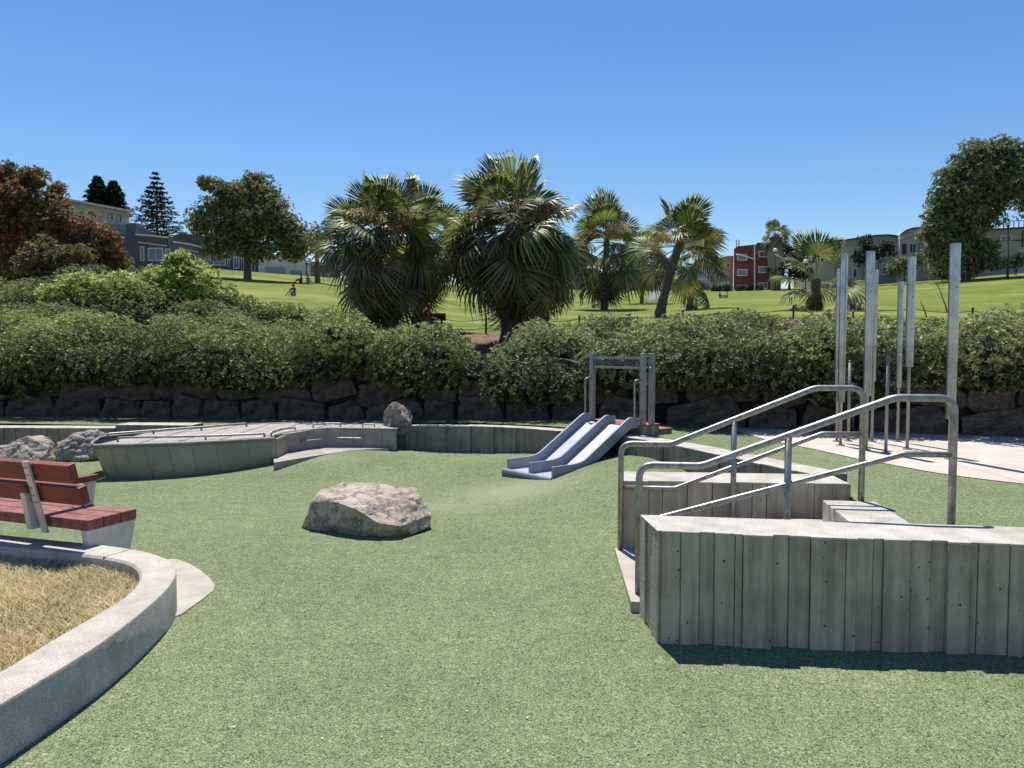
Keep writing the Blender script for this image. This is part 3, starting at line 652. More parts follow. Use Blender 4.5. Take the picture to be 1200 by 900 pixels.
# ------------------------------------------------------------------ rocks
def rock_mesh(name, radii, planes, seed, sub=5, amp=.05, fine=.018, freq=2.2, m='rock_pale', rot=0, flatb=None):
    bm = bmesh.new(); bmesh.ops.create_icosphere(bm, subdivisions=sub, radius=1)
    rd = random.Random(seed); rx, ry, rz = radii; pl = [(Vector(n).normalized(), d) for n, d in planes]
    for k in range(7):
        n = Vector((rd.gauss(0, 1), rd.gauss(0, 1), rd.gauss(0, .8))).normalized(); pl.append((n, rd.uniform(.78, .93)))
    so_ = Vector((seed*1.7, seed*.3, 0))
    for v in bm.verts:
        p = v.co.copy()
        for n, d in pl:
            k = p.dot(n)-d
            if k > 0: p -= n*k*.97
        q = Vector((p.x*rx, p.y*ry, p.z*rz)); nn = p.normalized(); s = min(radii)
        a = mnoise.fractal(q*freq+so_, 1.0, 2.0, 4)*amp
        rg = (1-abs(mnoise.noise(q*freq*2.3+so_)))**3
        b = mnoise.fractal(q*freq*6+so_, .7, 2.1, 5)*fine
        v.co = q+nn*(a+b-rg*amp*.35)
    if rot: bmesh.ops.rotate(bm, verts=bm.verts, cent=(0, 0, 0), matrix=Matrix.Rotation(rot, 3, 'Z'))
    me = bpy.data.meshes.new(name); bm.to_mesh(me); bm.free(); me.materials.append(MATS[m])
    me.polygons.foreach_set('use_smooth', [sub < 5]*len(me.polygons))
    return me
def rock(label, center, radii, planes, seed, m='rock_pale', rot=0, **k):
    o = bpy.data.objects.new('boulder', rock_mesh('boulder', radii, planes, seed, m=m, rot=rot, **k)); col.objects.link(o); o.location = center
    return tag(o, label, 'rock')
def hull_rock(label, loc, pts, m, seed, cuts=28, amp=.016):
    bm = bmesh.new()
    for p in pts: bm.verts.new(p)
    bmesh.ops.convex_hull(bm, input=bm.verts); bmesh.ops.triangulate(bm, faces=bm.faces)
    for _ in range(5):
        le = [e for e in bm.edges if e.calc_length() > .035]
        if le: bmesh.ops.subdivide_edges(bm, edges=le, cuts=1, use_grid_fill=False); bmesh.ops.triangulate(bm, faces=bm.faces)
    for _ in range(1): bmesh.ops.smooth_vert(bm, verts=bm.verts, factor=.3, use_axis_x=True, use_axis_y=True, use_axis_z=True)
    bm.normal_update(); o_ = Vector((seed, seed*2.3, 0)); mv = []
    for v in bm.verts:
        q = v.co; qs = Vector((q.x*1.0, q.y*1.0, q.z*1.8))
        a = mnoise.fractal(qs*3.2+o_, 1, 2, 4)*amp*.9; rg = (1-abs(mnoise.noise(qs*5.5+o_)))**6; c = mnoise.fractal(q*20+o_, .8, 2.1, 4)*amp*.32
        st = (mnoise.noise(Vector((q.x*2, q.y*2, q.z*16+q.x*4))+o_))*amp*.6
        mv.append(v.normal*(a-rg*amp*.9+c+st))
    for v, d in zip(bm.verts, mv): v.co += d
    me = bpy.data.meshes.new('boulder'); bm.to_mesh(me); bm.free(); me.materials.append(MATS[m]); o = bpy.data.objects.new('boulder', me); col.objects.link(o); o.location = loc; return tag(o, label, 'rock')
cb = PY(430, 600, 6.62)
hull_rock('large pale angular boulder alone in the middle of the green play surface', (cb.x, 6.62, 0),
    [(-.58, -.02, .0), (-.57, .04, .07), (-.46, .02, .0), (-.30, -.14, -.02), (-.05, -.24, -.03), (.16, -.27, -.01), (.42, -.16, 0), (.56, .02, .03), (.56, .08, .13), (.45, .40, 0), (-.4, .42, 0), (-.46, -.10, .28), (-.43, -.02, .34), (-.22, -.24, .30),
     (-.03, -.33, .26), (.17, -.37, .15), (.34, -.30, .11), (.45, .14, .28), (.38, .30, .335), (-.26, .26, .375), (0, .28, .375), (-.44, .2, .33)], 'rock_pale', 3)
hull_rock('flat pale sloping rock at the left edge, in front of the low wall', (PY(30, 530, 10.65).x, 10.65, 0),
    [(-.6, 0, 0), (-.3, -.3, 0), (.3, -.28, 0), (.45, 0, 0), (.3, .35, 0), (-.4, .35, 0), (-.35, -.1, .22), (.05, -.05, .36), (.32, .05, .33), (.40, -.12, .2), (.1, .25, .34), (-.2, -.2, .12), (.38, -.2, .1)], 'rock_pale', 9, amp=.02)
hull_rock('darker striped rock between the flat pale rock and the bow of the boat', (PY(96, 527, 10.85).x, 10.85, 0),
    [(-.38, 0, 0), (-.2, -.26, 0), (.2, -.28, 0), (.36, 0, 0), (.3, .3, 0), (-.3, .3, 0), (-.34, -.05, .26), (-.10, -.05, .38), (.22, 0, .42), (.36, .1, .36), (-.15, -.22, .2), (.1, .2, .42), (.28, -.1, .22)], 'rock_brown', 14, amp=.025)
r3 = PZ(464, 500, .42)
rock('upright pointed rock standing on the end of the curved wall beside the boat', (r3.x-.0, r3.y+.05, .53), (.24, .22, .25), [((.8, -.2, .6), .6), ((-.8, -.5, .2), .62), ((.5, -.8, -.2), .6)], 47, sub=5, amp=.05, fine=.012, m='rock_brown')
rock('dark shaded rock block under the pointed rock, at the end of the curved wall', (r3.x+.0, r3.y+.12, .12), (.20, .28, .34), [((.2, -1, .1), .62), ((-1, 0, 0), .7), ((1, 0, 0), .72)], 51, sub=5, amp=.05, fine=.012, m='wall_stone')

# ------------------------------------------------------------------ stone retaining wall
sw = thing('stone_retaining_wall', 'dark retaining wall of large rough fitted stones under the hedge, along the whole play area', 'stone wall', (0, 12, .4))
body = MB()
sx = [-16+30*i/60 for i in range(61)]
for a, b in zip(sx, sx[1:]):
    ya, yb = stoneY(a), stoneY(b); body.add([(a, ya+.12, .2), (b, yb+.12, .2), (b, yb+.6, .2), (a, ya+.6, .2), (a, ya+.16, 1.12), (b, yb+.16, 1.12), (b, yb+.6, 1.12), (a, ya+.6, 1.12)], [(0, 1, 5, 4), (4, 5, 6, 7), (2, 3, 7, 6)])
body.build('mortar_core', 'mortar', sw)
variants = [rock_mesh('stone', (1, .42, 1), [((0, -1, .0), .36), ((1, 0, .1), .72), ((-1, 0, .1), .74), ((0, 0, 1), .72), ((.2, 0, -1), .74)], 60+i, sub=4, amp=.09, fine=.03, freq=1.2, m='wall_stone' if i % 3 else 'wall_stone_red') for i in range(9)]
rr = random.Random(5)
for row, (z0, z1) in enumerate(((.28, .78), (.74, 1.12), (1.08, 1.34))):
    X = -14.5-row*.3
    while X < 12:
        wv = rr.uniform(.5, 1.15)*(1 if row < 2 else .8); hh = (z1-z0)*rr.uniform(.85, 1.18)
        xc = X+wv/2; yc = stoneY(xc); sl = math.atan2(stoneY(xc+.2)-stoneY(xc-.2), .4)
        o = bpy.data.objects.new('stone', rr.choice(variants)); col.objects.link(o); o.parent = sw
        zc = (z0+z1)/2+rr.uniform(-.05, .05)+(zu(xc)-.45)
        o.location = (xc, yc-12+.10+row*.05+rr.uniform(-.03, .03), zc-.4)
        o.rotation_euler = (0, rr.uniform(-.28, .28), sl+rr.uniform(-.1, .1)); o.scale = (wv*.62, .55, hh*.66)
        X += wv*.94

# ------------------------------------------------------------------ toddler slide
fz = .10
fR = PZ(648, 564, fz); fL = PZ(594, 553, fz)
ac = Vector((fL.x-fR.x, fL.y-fR.y)); SW = ac.length; ac.normalize(); al = Vector((ac.y, -ac.x))
if al.y < 0: al = -al
sl = thing('toddler_slide', 'small double toddler slide in blue grey with steel chutes, set on the mound', 'slide', (fR.x, fR.y, fz))
PZT = .64
def chute_z(s): return fz+.035+ (0 if s < .30 else (.035*((s-.30)/.2)**2 if s < .50 else .035+(s-.50)*.60)) if s < 1.32 else None
S_END = 1.42
def cz(s):
    z = chute_z(min(s, 1.319)); return min(z, PZT-.01) if s < 1.32 else min(z, PZT-.01)
sm = [i*.05 for i in range(0, 29)]+[S_END]
W3 = lambda s, a, z: Vector((fR.x+al.x*s+ac.x*a, fR.y+al.y*s+ac.y*a, z))
lane = (SW-3*.03)/2
for a0 in (.0, lane+.03, 2*lane+.06):
    prof = [W3(s, a0, cz(s)-.03 if s > .02 else fz-.02) for s in sm]+[W3(s, a0, cz(s)+.125*(1 if s < 1.2 else 1-.25*(s-1.2)/.22)) for s in sm[::-1]]
    MB().extr(prof, (ac.x*.03, ac.y*.03, 0)).build('side_rail', 'slide_blue', sl, bevel=.006)
for a0 in (.031, lane+.061):
    m = MB(); prof = [W3(s, a0, cz(s)) for s in sm]+[W3(s, a0, cz(s)-.012) for s in sm[::-1]]
    m.extr(prof, (ac.x*(lane-.002), ac.y*(lane-.002), 0)).build('chute', 'slide_metal', sl)
MB().tube([W3(-.035, -.02, fz+.02), W3(-.035, SW+.02, fz+.02)], .03, 12).build('foot_roll', 'slide_blue', sl, smooth='auto')
MB().prism([(p.x, p.y) for p in (W3(-.06, -.02, 0), W3(-.06, SW+.02, 0), W3(.02, SW+.02, 0), W3(.02, -.02, 0))], fz-.09, fz+.0).build('foot_plate', 'steel_dark', sl)
# platform, posts, beams
MB().prism([(p.x, p.y) for p in (W3(1.40, -.05, 0), W3(1.40, SW+.05, 0), W3(1.73, SW+.05, 0), W3(1.73, -.05, 0))], .40, PZT-.02).build('platform', 'olive_paint', sl, bevel=.004)
MB().prism([(p.x, p.y) for p in (W3(1.41, -.06, 0), W3(1.41, SW+.06, 0), W3(1.74, SW+.06, 0), W3(1.74, -.06, 0))], PZT-.018, PZT).build('platform_top', 'red_rubber', sl)
MB().prism([(p.x, p.y) for p in (W3(1.75, -.05, 0), W3(1.75, SW, 0), W3(1.98, SW, 0), W3(1.98, -.05, 0))], .40, PZT-.085).build('step', 'olive_paint', sl, bevel=.004)
MB().prism([(p.x, p.y) for p in (W3(1.75, -.06, 0), W3(1.75, SW, 0), W3(1.985, SW, 0), W3(1.985, -.06, 0))], PZT-.083, PZT-.068).build('step_top', 'red_rubber', sl)
rz = math.atan2(al.y, al.x)
posts = [(1.46, -.02), (1.46, SW+.03), (1.62, -.02)]
for i, (s, a) in enumerate(posts):
    p = W3(s, a, 0); m = MB().box((p.x, p.y, (1.515+.42)/2), (.062, .062, 1.515-.42), rz=rz)
    m.build('post', 'post_grey', sl, bevel=.006)
p0 = W3(1.46, .02, 0); p1 = W3(1.46, SW-.01, 0)
for z in (1.455, 1.335):
    MB().box(((p0.x+p1.x)/2, (p0.y+p1.y)/2, z), (.035, (p1-p0).length, .03), rz=rz).build('crossbeam', 'post_grey', sl)
m = MB(); nseg = 40
for k in range(2):
    ptsw = []
    for i in range(nseg+1):
        q = p0+(p1-p0)*(i/nseg); ptsw.append((q.x, q.y, 1.395+.028*math.sin(i*1.35+k*math.pi+ .6*math.sin(i*.7))))
    m.tube(ptsw, .0085, 6)
m.build('wave_panel', 'steel_dark', sl)
def handle(s, a, z0, z1, out):
    A = W3(s, a, z0); O = Vector((out[0], out[1], 0))
    MB().tube(round_path([A, A+O, A+O+Vector((0, 0, z1-z0)), A+Vector((0, 0, z1-z0))], .05), .013, 10).build('grab_handle', 'galvanised', sl, smooth=True)
o1 = -al*.11
handle(1.44, .0, .70, 1.19, o1); handle(1.44, SW+.03, .70, 1.19, o1); handle(1.62, -.02, .86, 1.34, -al*.07-ac*.03)

# ------------------------------------------------------------------ wooden boat
DZ = .42
bt2 = thing('play_boat', 'grey green wooden play boat with flat deck and steel grab rails, left of centre', 'play boat', (-4, 10.5, 0))
gun = cat([PZ(109, 522, DZ).xy, PZ(125, 521.5, DZ).xy, PZ(160, 520.8, DZ).xy, PZ(215, 519, DZ).xy, PZ(270, 516.3, DZ).xy, PZ(322, 513.2, DZ).xy], 6)
bot = cat([PZ(129, 557, .0).xy, PZ(140, 559.5, .0).xy, PZ(175, 560, .0).xy, PZ(225, 556, .02).xy, PZ(275, 549.5, .05).xy, PZ(322, 542, .09).xy], 6)
m = MB(); n = len(gun); rows = 6
for i in range(n):
    for j in range(rows+1):
        k = j/rows; e = k**1.0; bulge = .05*math.sin(math.pi*k); q = gun[i].lerp(bot[i], e)
        t_ = (gun[min(i+1, n-1)]-gun[max(i-1, 0)]).normalized(); nn = Vector((t_.y, -t_.x)); q = q+nn*bulge
        m.v.append((q.x, q.y, DZ*(1-k)-.06*k))
for i in range(n-1):
    for j in range(rows): m.f.append((i*(rows+1)+j, i*(rows+1)+j+1, (i+1)*(rows+1)+j+1, (i+1)*(rows+1)+j))
# stern end face thickness
m.build('hull', 'boat_hull', bt2, smooth=True)
# far side of the bow
far = cat([PZ(109, 522, DZ).xy, PZ(108, 519, DZ).xy, PZ(113, 515.5, DZ).xy, PZ(123, 512, DZ).xy, PZ(180, 507, DZ).xy, PZ(240, 502, DZ).xy, PZ(292, 498, DZ).xy, PZ(360, 496, DZ).xy, PZ(450, 497.5, DZ).xy], 5)
m = MB(); c = gun[8]
for i in range(len(far)):
    q = far[i]; b_ = Vector(bot[0]).lerp(q.lerp(Vector((c.x+.2, c.y+.3)), .22), min(1, i/9)) if i else Vector(bot[0]); m.v += [(q.x, q.y, DZ), (b_.x, b_.y, -.06)]
m.f += [(2*i, 2*i+1, 2*i+3, 2*i+2) for i in range(len(far)-1)]
m.build('far_hull', 'boat_hull', bt2, smooth=True)
# deck planks (running across), clipped between near gunwale/notch and far side
notch = [PZ(322, 513.2, DZ).xy, PZ(323, 511, DZ).xy, PZ(331, 508.3, DZ).xy, PZ(356, 505.2, DZ).xy, PZ(383, 502.8, DZ).xy, PZ(415, 502.8, DZ).xy, PZ(448, 503.3, DZ).xy, PZ(464, 503.5, DZ).xy]
nearln = [tuple(p) for p in gun]+[tuple(p) for p in notch[1:]]; farln = sorted([tuple(p) for p in far[2:]])
def yat(ln, X):
    return itp(X, [(p[0], p[1]) for p in ln])
nx0 = max(nearln[0][0], farln[0][0])+.02; nx1 = nearln[-1][0]
X = nx0; k = 0
nl = sorted(nearln); pw = .145
while X < nx1-.01:
    e = min(X+pw, nx1); q = [(X+.004, yat(nl, X)), (e-.004, yat(nl, e)), (e-.004, yat(farln, e)), (X+.004, yat(farln, X))]
    if q[3][1]-q[0][1] > .02: MB().prism(q, DZ-.03, DZ+.004+.002*(k % 3)).build('deck_plank', 'deck_wood', bt2)
    X = e; k += 1
# gunwale trim
MB().tube([(p.x, p.y-.0, DZ-.012) for p in gun], [.028]*len(gun), 8).build('gunwale', 'boat_trim', bt2, smooth=True)
MB().tube([(p.x, p.y, DZ) for p in cat(notch[1:], 5)], .024, 8).build('gunwale', 'boat_trim', bt2, smooth=True)
MB().tube([(p.x, p.y, DZ) for p in far], .02, 8).build('gunwale', 'boat_trim', bt2, smooth=True)
# transom at the stern of the near half and hull seams
g1 = gun[-1]; b1 = bot[-1]
MB().prism([(g1.x-.0, g1.y), (g1.x+.03, g1.y), (g1.x+.03, g1.y+.6), (g1.x, g1.y+.6)], -.06, DZ-.01).build('transom', 'boat_hull', bt2)
m = MB()
for k in range(1, 9):
    i = int(n*(.14+.1*k)) if int(n*(.14+.1*k)) < n else n-1
    ptsx = []
    for j in range(rows+1):
        q = Vector(m.v[0]) if False else None
        kk = j/rows; qq = gun[i].lerp(bot[i], kk); t_ = (gun[min(i+1, n-1)]-gun[max(i-1, 0)]).normalized(); nn = Vector((t_.y, -t_.x)); qq = qq+nn*(.05*math.sin(math.pi*kk)+.0005); ptsx.append((qq.x, qq.y, DZ*(1-kk)-.06*kk))
    MB().tube(ptsx, .0035, 5).build('hull_seam', 'boat_trim', bt2)
# notch wall in panels
nt_ = [Vector((p[0], p[1])) for p in cat(notch[1:], 1)]
for a, b in zip(nt_, nt_[1:]):
    d = (b-a).normalized(); nn = Vector((d.y, -d.x)); e = .003
    MB().prism([tuple(a+d*e+nn*.02), tuple(b-d*e+nn*.02), tuple(b-d*e-nn*.05), tuple(a+d*e-nn*.05)], -.05, DZ-.012).build('side_panel', 'boat_inner', bt2)
tag(MB().prism([tuple(PZ(*p, .165).xy) for p in ((321, 542), (370, 534), (412, 527.3), (455, 525.5), (455, 519), (380, 520), (320, 531))], -.02, .165).build('boat_entry_floor', 'deck_wood'), kind='structure')
def grab(pts, hgt, r=.012, base=DZ):
    P = [Vector((p[0], p[1], 0)) for p in pts]; L = [P[0]+Vector((0, 0, base))]+[p+Vector((0, 0, base+hgt)) for p in P]+[P[-1]+Vector((0, 0, base))]
    MB().tube(round_path(L, .045), r, 8).build('grab_rail', 'galvanised', bt2, smooth=True)
def line_pts(a, b, n): return [a.lerp(b, i/(n-1)) for i in range(n)]
def rail_on(plist, hgt, r, posts_at):
    Pl = [PZ(x, y, DZ).xy for x, y in plist]; grab(Pl, hgt, r)
    for (x, y) in posts_at:
        q = PZ(x, y, DZ).xy; MB().tube([(q.x, q.y, DZ), (q.x, q.y, DZ+hgt)], r, 8).build('rail_post', 'galvanised', bt2, smooth=True)
rail_on([(138, 518), (200, 517), (260, 515.3), (310, 513)], .055, .014, [(241, 516)])
rail_on([(126, 513.5), (182, 509), (236, 505), (289, 500.5)], .055, .014, [(180, 509), (236, 505)])
rail_on([(318, 512), (329, 508), (346, 506)], .06, .012, [])
rail_on([(367, 502), (382, 500.6), (399, 500.6)], .055, .012, [])
rail_on([(425, 501), (439, 501)], .045, .011, [])
for (x0, y0, x1, y1, Y) in ((350, 516.5, 372, 514.5, 10.9), (396, 512.5, 424, 513, 11.3)):
    a = on_line(nt_[2] if x0 < 380 else nt_[3], nt_[3] if x0 < 380 else nt_[5], x0); b = on_line(nt_[2] if x0 < 380 else nt_[3], nt_[3] if x0 < 380 else nt_[5], x1)
    za = PY(x0, y0, a.y).z; zb2 = PY(x1, y1, b.y).z; nn = Vector(((b-a).y, -(b-a).x)).normalized()
    A = Vector((a.x, a.y, za))+Vector((nn.x, nn.y, 0))*.02; B = Vector((b.x, b.y, zb2))+Vector((nn.x, nn.y, 0))*.02; O = Vector((nn.x, nn.y, 0))*.06
    MB().tube(round_path([A, A+O, B+O, B], .03), .013, 8).build('grab_rail', 'galvanised', bt2, smooth=True)
    for q in (A, B): MB().tube([q, q+O*.12], .03, 12).build('rail_flange', 'galvanised', bt2, smooth='auto')

# ------------------------------------------------------------------ chime posts
def chime(label, xb, yb, ztop_px, zbot_px, xt, wpx, tall=True):
    base = PZ(xb, yb, .506); Y = base.y; t = thing('chime_pole', label, 'chime', base, group='tall steel chimes on the plaza')
    if tall:
        zt = PY(xb, ztop_px, Y).z; zb = PY(xb, zbot_px, Y).z; r = wpx*Y/F/2
        MB().tube([(base.x, Y, base.z-.02), (base.x, Y, zt-.25)], .016, 10).build('support_rod', 'post_grey', t, smooth=True)
        n = 22; m = MB()
        # open pipe with wall thickness
        for rr_, z_ in ((r, zb), (r, zt), (r-.005, zt), (r-.005, zb)):
            for k in range(n): a = 2*math.pi*k/n; m.v.append((base.x+rr_*math.cos(a), Y+rr_*math.sin(a), z_))
        for j in range(4):
            for k in range(n): m.f.append((j*n+k, j*n+(k+1) % n, ((j+1) % 4)*n+(k+1) % n, ((j+1) % 4)*n+k))
        m.build('pipe', 'steel_pipe', t, smooth='auto')
        mm = MB()
        for z_ in (zt-.42, zb+.4): mm.tube([(base.x, Y-r-.004, z_), (base.x, Y-r+.01, z_)], .007, 8)
        mm.build('bolt', 'steel_dark', t)
    else:
        zt = PY(xb, ztop_px, Y).z; MB().tube([(base.x, Y, base.z-.02), (base.x, Y, zt)], .016, 10).build('support_rod', 'post_grey', t, smooth=True)
        MB().ball((base.x, Y, zt), .019, 10, 6).build('cap', 'steel_dark', t, smooth=True)
    MB().tube([(base.x, Y, base.z), (base.x, Y, base.z+.01)], .045, 14).build('base_plate', 'post_grey', t, smooth='auto')
    return t
chime('leftmost steel chime pipe, slightly shorter, half hidden behind its taller neighbour', 980.5, 517.5, 315, 456, 0, 8.2)
chime('tall steel chime pipe, second from the left on the plaza', 984.8, 522, 297, 471, 0, 8.6)
chime('thin bare rod without pipe between the left and the centre chimes', 994, 517, 424, 0, 0, 0, False)
chime('tall steel chime pipe in front of a shorter one, centre of the chime group', 1015, 527, 294.5, 464, 0, 10)
chime('shorter steel chime pipe just right of and behind the tall centre one', 1021.5, 517.5, 316, 447, 0, 6.5)
chime('thin bare rod without pipe standing between centre and right chimes', 1038, 531, 417, 0, 0, 0, False)
chime('shorter slim steel chime pipe left of the short-hanging right one', 1051.5, 517.5, 330, 454, 0, 7)
chime('steel chime pipe ending high above the ground, second from the right', 1063, 526.5, 301, 430, 0, 9.6)
chime('tallest and thickest steel chime pipe, rightmost, reaching behind the near handrail', 1112.5, 538, 285.5, 491, 0, 11.8)
# mallet leaning in a rubber cup near the left rods
mb0 = PZ(1000, 503+6, .506); t = thing('mallet', 'small dark mallet hanging low beside the left chime rods', 'mallet', mb0)
MB().tube([mb0+Vector((0, 0, .05)), mb0+Vector((0, 0, .32))], .008, 8).build('handle', 'steel_dark', t, smooth=True)
MB().ball(mb0+Vector((0, 0, .05)), (.045, .045, .03), 12, 7).build('head', 'cloth_black', t, smooth=True)
MB().tube([mb0+Vector((0, 0, .32)), mb0+Vector((-.1, .15, .75))], .003, 5).build('cable', 'black_metal', t)
#SECTION_B
# ================================================================== vegetation
def leaf_cloud(C, RAD, nsp, L, Wd, seed, k=6, back=True, spread=(.75, 1.25), updir=.5, shell=(.72, 1.06), tri=False, tones=None):
    """sprigs of k leaves on the surface of ellipsoid blobs; returns V, Q, rnd"""
    r = np.random.default_rng(seed); C = np.asarray(C, float); RAD = np.asarray(RAD, float)
    idx = np.repeat(np.arange(len(C)), nsp) if np.isscalar(nsp) else np.repeat(np.arange(len(C)), nsp)
    d = unit(r.normal(size=(len(idx), 3)))
    if back:                                                       # leaves low on the far side are never lit or seen
        keep = ~((d[:, 1] > .45) & (d[:, 2] < .1)); idx = idx[keep]; d = d[keep]
    n = len(idx); p = C[idx]+RAD[idx]*d*r.uniform(shell[0], shell[1], (n, 1))
    ax = unit(d+np.array([0, 0, updir])+r.normal(scale=.35, size=(n, 3)))
    t = unit(np.cross(ax, r.normal(size=(n, 3)))); b = np.cross(ax, t)
    vs = []; rn = []; tone = r.uniform(0, 1, n)
    if tones is not None: tone = np.clip(tone*.75+.12+np.asarray(tones)[idx], 0, 1)
    for j in range(k):
        ph = 2*np.pi*j/k+r.uniform(0, .6, n); th = r.uniform(spread[0], spread[1], n)
        dl = ax*np.cos(th)[:, None]+(t*np.cos(ph)[:, None]+b*np.sin(ph)[:, None])*np.sin(th)[:, None]
        wv = unit(np.cross(dl, ax+r.normal(scale=.35, size=(n, 3)))); ln = L*r.uniform(.65, 1.25, (n, 1)); wd = Wd*r.uniform(.7, 1.2, (n, 1))
        vs.append(np.stack([p+dl*ln*.25+wv*wd*.5, p+dl*ln, p+dl*ln*.25-wv*wd*.5] if tri else [p+dl*ln*.05, p+dl*ln*.5+wv*wd*.5, p+dl*ln, p+dl*ln*.5-wv*wd*.5], 1)); rn.append(np.clip(tone+r.normal(scale=.18, size=n), 0, 1))
    kk = 3 if tri else 4; V = np.concatenate(vs, 0).reshape(-1, 3); Q = np.arange(len(V)).reshape(-1, kk); return V, Q, np.repeat(np.concatenate(rn), kk)
def hedge(name, label, x0, x1, matn, seed):
    r = random.Random(seed); C = []; RD = []; cnt = []
    cen = []; hr = random.Random(seed+1)
    for row in range(7):
        X = -19+hr.uniform(0, 1)
        while X < 20:
            X += hr.uniform(1.1, 2.3); cen.append((X, stoneY(X)+.15+row*1.4+hr.uniform(-.45, .45), hr.uniform(.7, 1.3), hr.uniform(-.16, .20)))
    tones = []
    for row in range(13):
        X = -17.5
        while X < 18:
            X += r.uniform(.38, .66); Ys = stoneY(X); Y = Ys+.02+row*.70+r.uniform(-.25, .25); x = 600+F*X/Y
            if x < x0 or x > x1: continue
            k = row/12; q = min(cen, key=lambda c: ((X-c[0])**2+(Y-c[1])**2)/c[2]**2); d2 = ((X-q[0])**2+(Y-q[1])**2)/q[2]**2
            lump = .46-.95*min(d2, 1.3)+q[3]*1.6; rad = r.uniform(.30, .50)*(1.1-.25*min(1, d2))
            z = hedge_z(x, Y, Ys)+(.26-.40*min(1, k*2.2)+lump*(.62-.05*k)-.16*k)*min(1, Y/12.5)+r.gauss(0, .04)
            if 530 < x < 606 and row >= 1+int(abs(x-566)/12): continue
            if d2 > .78 and r.random() < (.88 if row < 10 else .5): continue
            if 575 < x < 640 and row == 0: z -= .22
            C.append((X, Y, z)); RD.append((rad*1.15, rad*1.05, rad*.8)); tones.append(q[3]*1.5+.14-.6*min(1, d2)+.35*mnoise.noise(Vector((X*.35, Y*.35, 7.7)))); cnt.append(int((540 if row < 6 else 400)*(rad/.45)**1.5))  # mound tops lighter, hollows darker: light and shade put into leaf tone
    X = -17
    while X < 17:                                                   # branches hanging over the stones
        X += r.uniform(.28, .6); Ys = stoneY(X); x = 600+F*X/Ys
        if x < x0 or x > x1: continue
        dn = mnoise.noise(Vector((X*.9, 3.3, seed)))
        if 575 < x < 700: dn += .35
        z = 1.30-.26*max(0, dn+.1)*2+r.gauss(0, .05); rad = r.uniform(.24, .36); C.append((X, Ys-.12-.1*r.random(), z)); RD.append((rad*1.2, rad, rad*.9)); tones.append(-.12); cnt.append(int(330*(rad/.4)**1.5))
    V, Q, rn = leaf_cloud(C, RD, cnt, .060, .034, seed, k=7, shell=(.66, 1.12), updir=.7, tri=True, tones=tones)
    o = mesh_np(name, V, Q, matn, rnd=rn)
    tag(o, label, 'hedge', kind='stuff')
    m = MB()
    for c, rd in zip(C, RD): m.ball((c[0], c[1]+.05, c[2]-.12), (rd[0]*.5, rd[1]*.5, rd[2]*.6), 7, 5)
    tag(m.build('shade_core', 'shade_core'), 'dark core standing in for the shade inside the '+('left' if x0 < 0 else 'right')+' hedge on the bank', 'shade_core', kind='stuff')
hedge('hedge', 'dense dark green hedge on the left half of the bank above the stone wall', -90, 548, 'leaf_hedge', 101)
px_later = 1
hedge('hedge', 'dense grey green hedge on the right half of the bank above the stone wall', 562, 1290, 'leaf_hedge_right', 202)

def px_tree(name, label, cat_, Y, base, ell, matn, leafpx=3.2, dens=1.0, seed=1, trunk='bark', tr=.18, group=None, nsub=11, k=5, trunkx=None, limbs=True, subr=(.34, .52), wl=.55, updir=.35, depth=.8):
    rd = random.Random(seed); bx_, by_ = base; bpt = PY(bx_, by_, Y); bpt.z = min(bpt.z, terr(bpt.x, Y)+.02); t = thing(name, label, cat_, bpt, group)
    C = []; RD = []; cnt = []; s = Y/F; limb = []
    for (ex, ey, rx, ry) in ell:
        c = PY(ex, ey, Y); RX, RZ = rx*s, ry*s; RYy = (RX+RZ)/2*depth
        for i in range(nsub):
            v = Vector((rd.gauss(0, 1), rd.gauss(0, 1), rd.gauss(0, 1))).normalized()
            if v.y > .6: v.y = -v.y
            q = rd.uniform(.45, .78); f = rd.uniform(*subr)
            cc = (c.x+v.x*RX*q, c.y+v.y*RYy*q, c.z+v.z*RZ*q); C.append(cc); rr_ = (RX*f+RZ*f)/2
            RD.append((rr_*1.1, rr_, rr_*.78)); cnt.append(max(10, int(dens*2.3*(rr_/s)**2*4/(leafpx**2*wl*k))))
            if i < 3: limb.append(Vector(cc))
        C.append(tuple(c)); RD.append((RX*.7, RYy*.7, RZ*.7)); cnt.append(max(10, int(dens*1.6*((RX+RZ)/2/s)**2*4/(leafpx**2*wl*k))))
        limb.append(Vector(c))
    L = leafpx*s
    V, Q, rn = leaf_cloud(C, RD, cnt, L, L*wl, seed, k=k, updir=updir, shell=(.55, 1.05))
    V = V-np.array(bpt); mesh_np('crown', V, Q, matn, t, rn)
    m = MB(); top = PY(*(trunkx or (bx_, sum(e[1] for e in ell)/len(ell))), Y)
    mid = bpt.lerp(top, .5)+Vector((rd.uniform(-.1, .1), 0, 0))*tr*4
    m.tube([bpt-Vector((0, 0, .4)), bpt+Vector((0, 0, .2)), mid, top], [tr*1.5, tr*1.1, tr*.85, tr*.5], 9); m.build('trunk', trunk, t, smooth=True)
    if limbs:
        m = MB()
        for q in limb[:26]:
            st_ = bpt.lerp(top, rd.uniform(.35, .9)); mm_ = st_.lerp(q, .5)+Vector((0, 0, (q-st_).length*.12)); m.tube([st_, mm_, q], [tr*.45, tr*.28, tr*.1], 6)
        tag(m.build('limbs', trunk, t, smooth=True), kind='stuff')
    return t
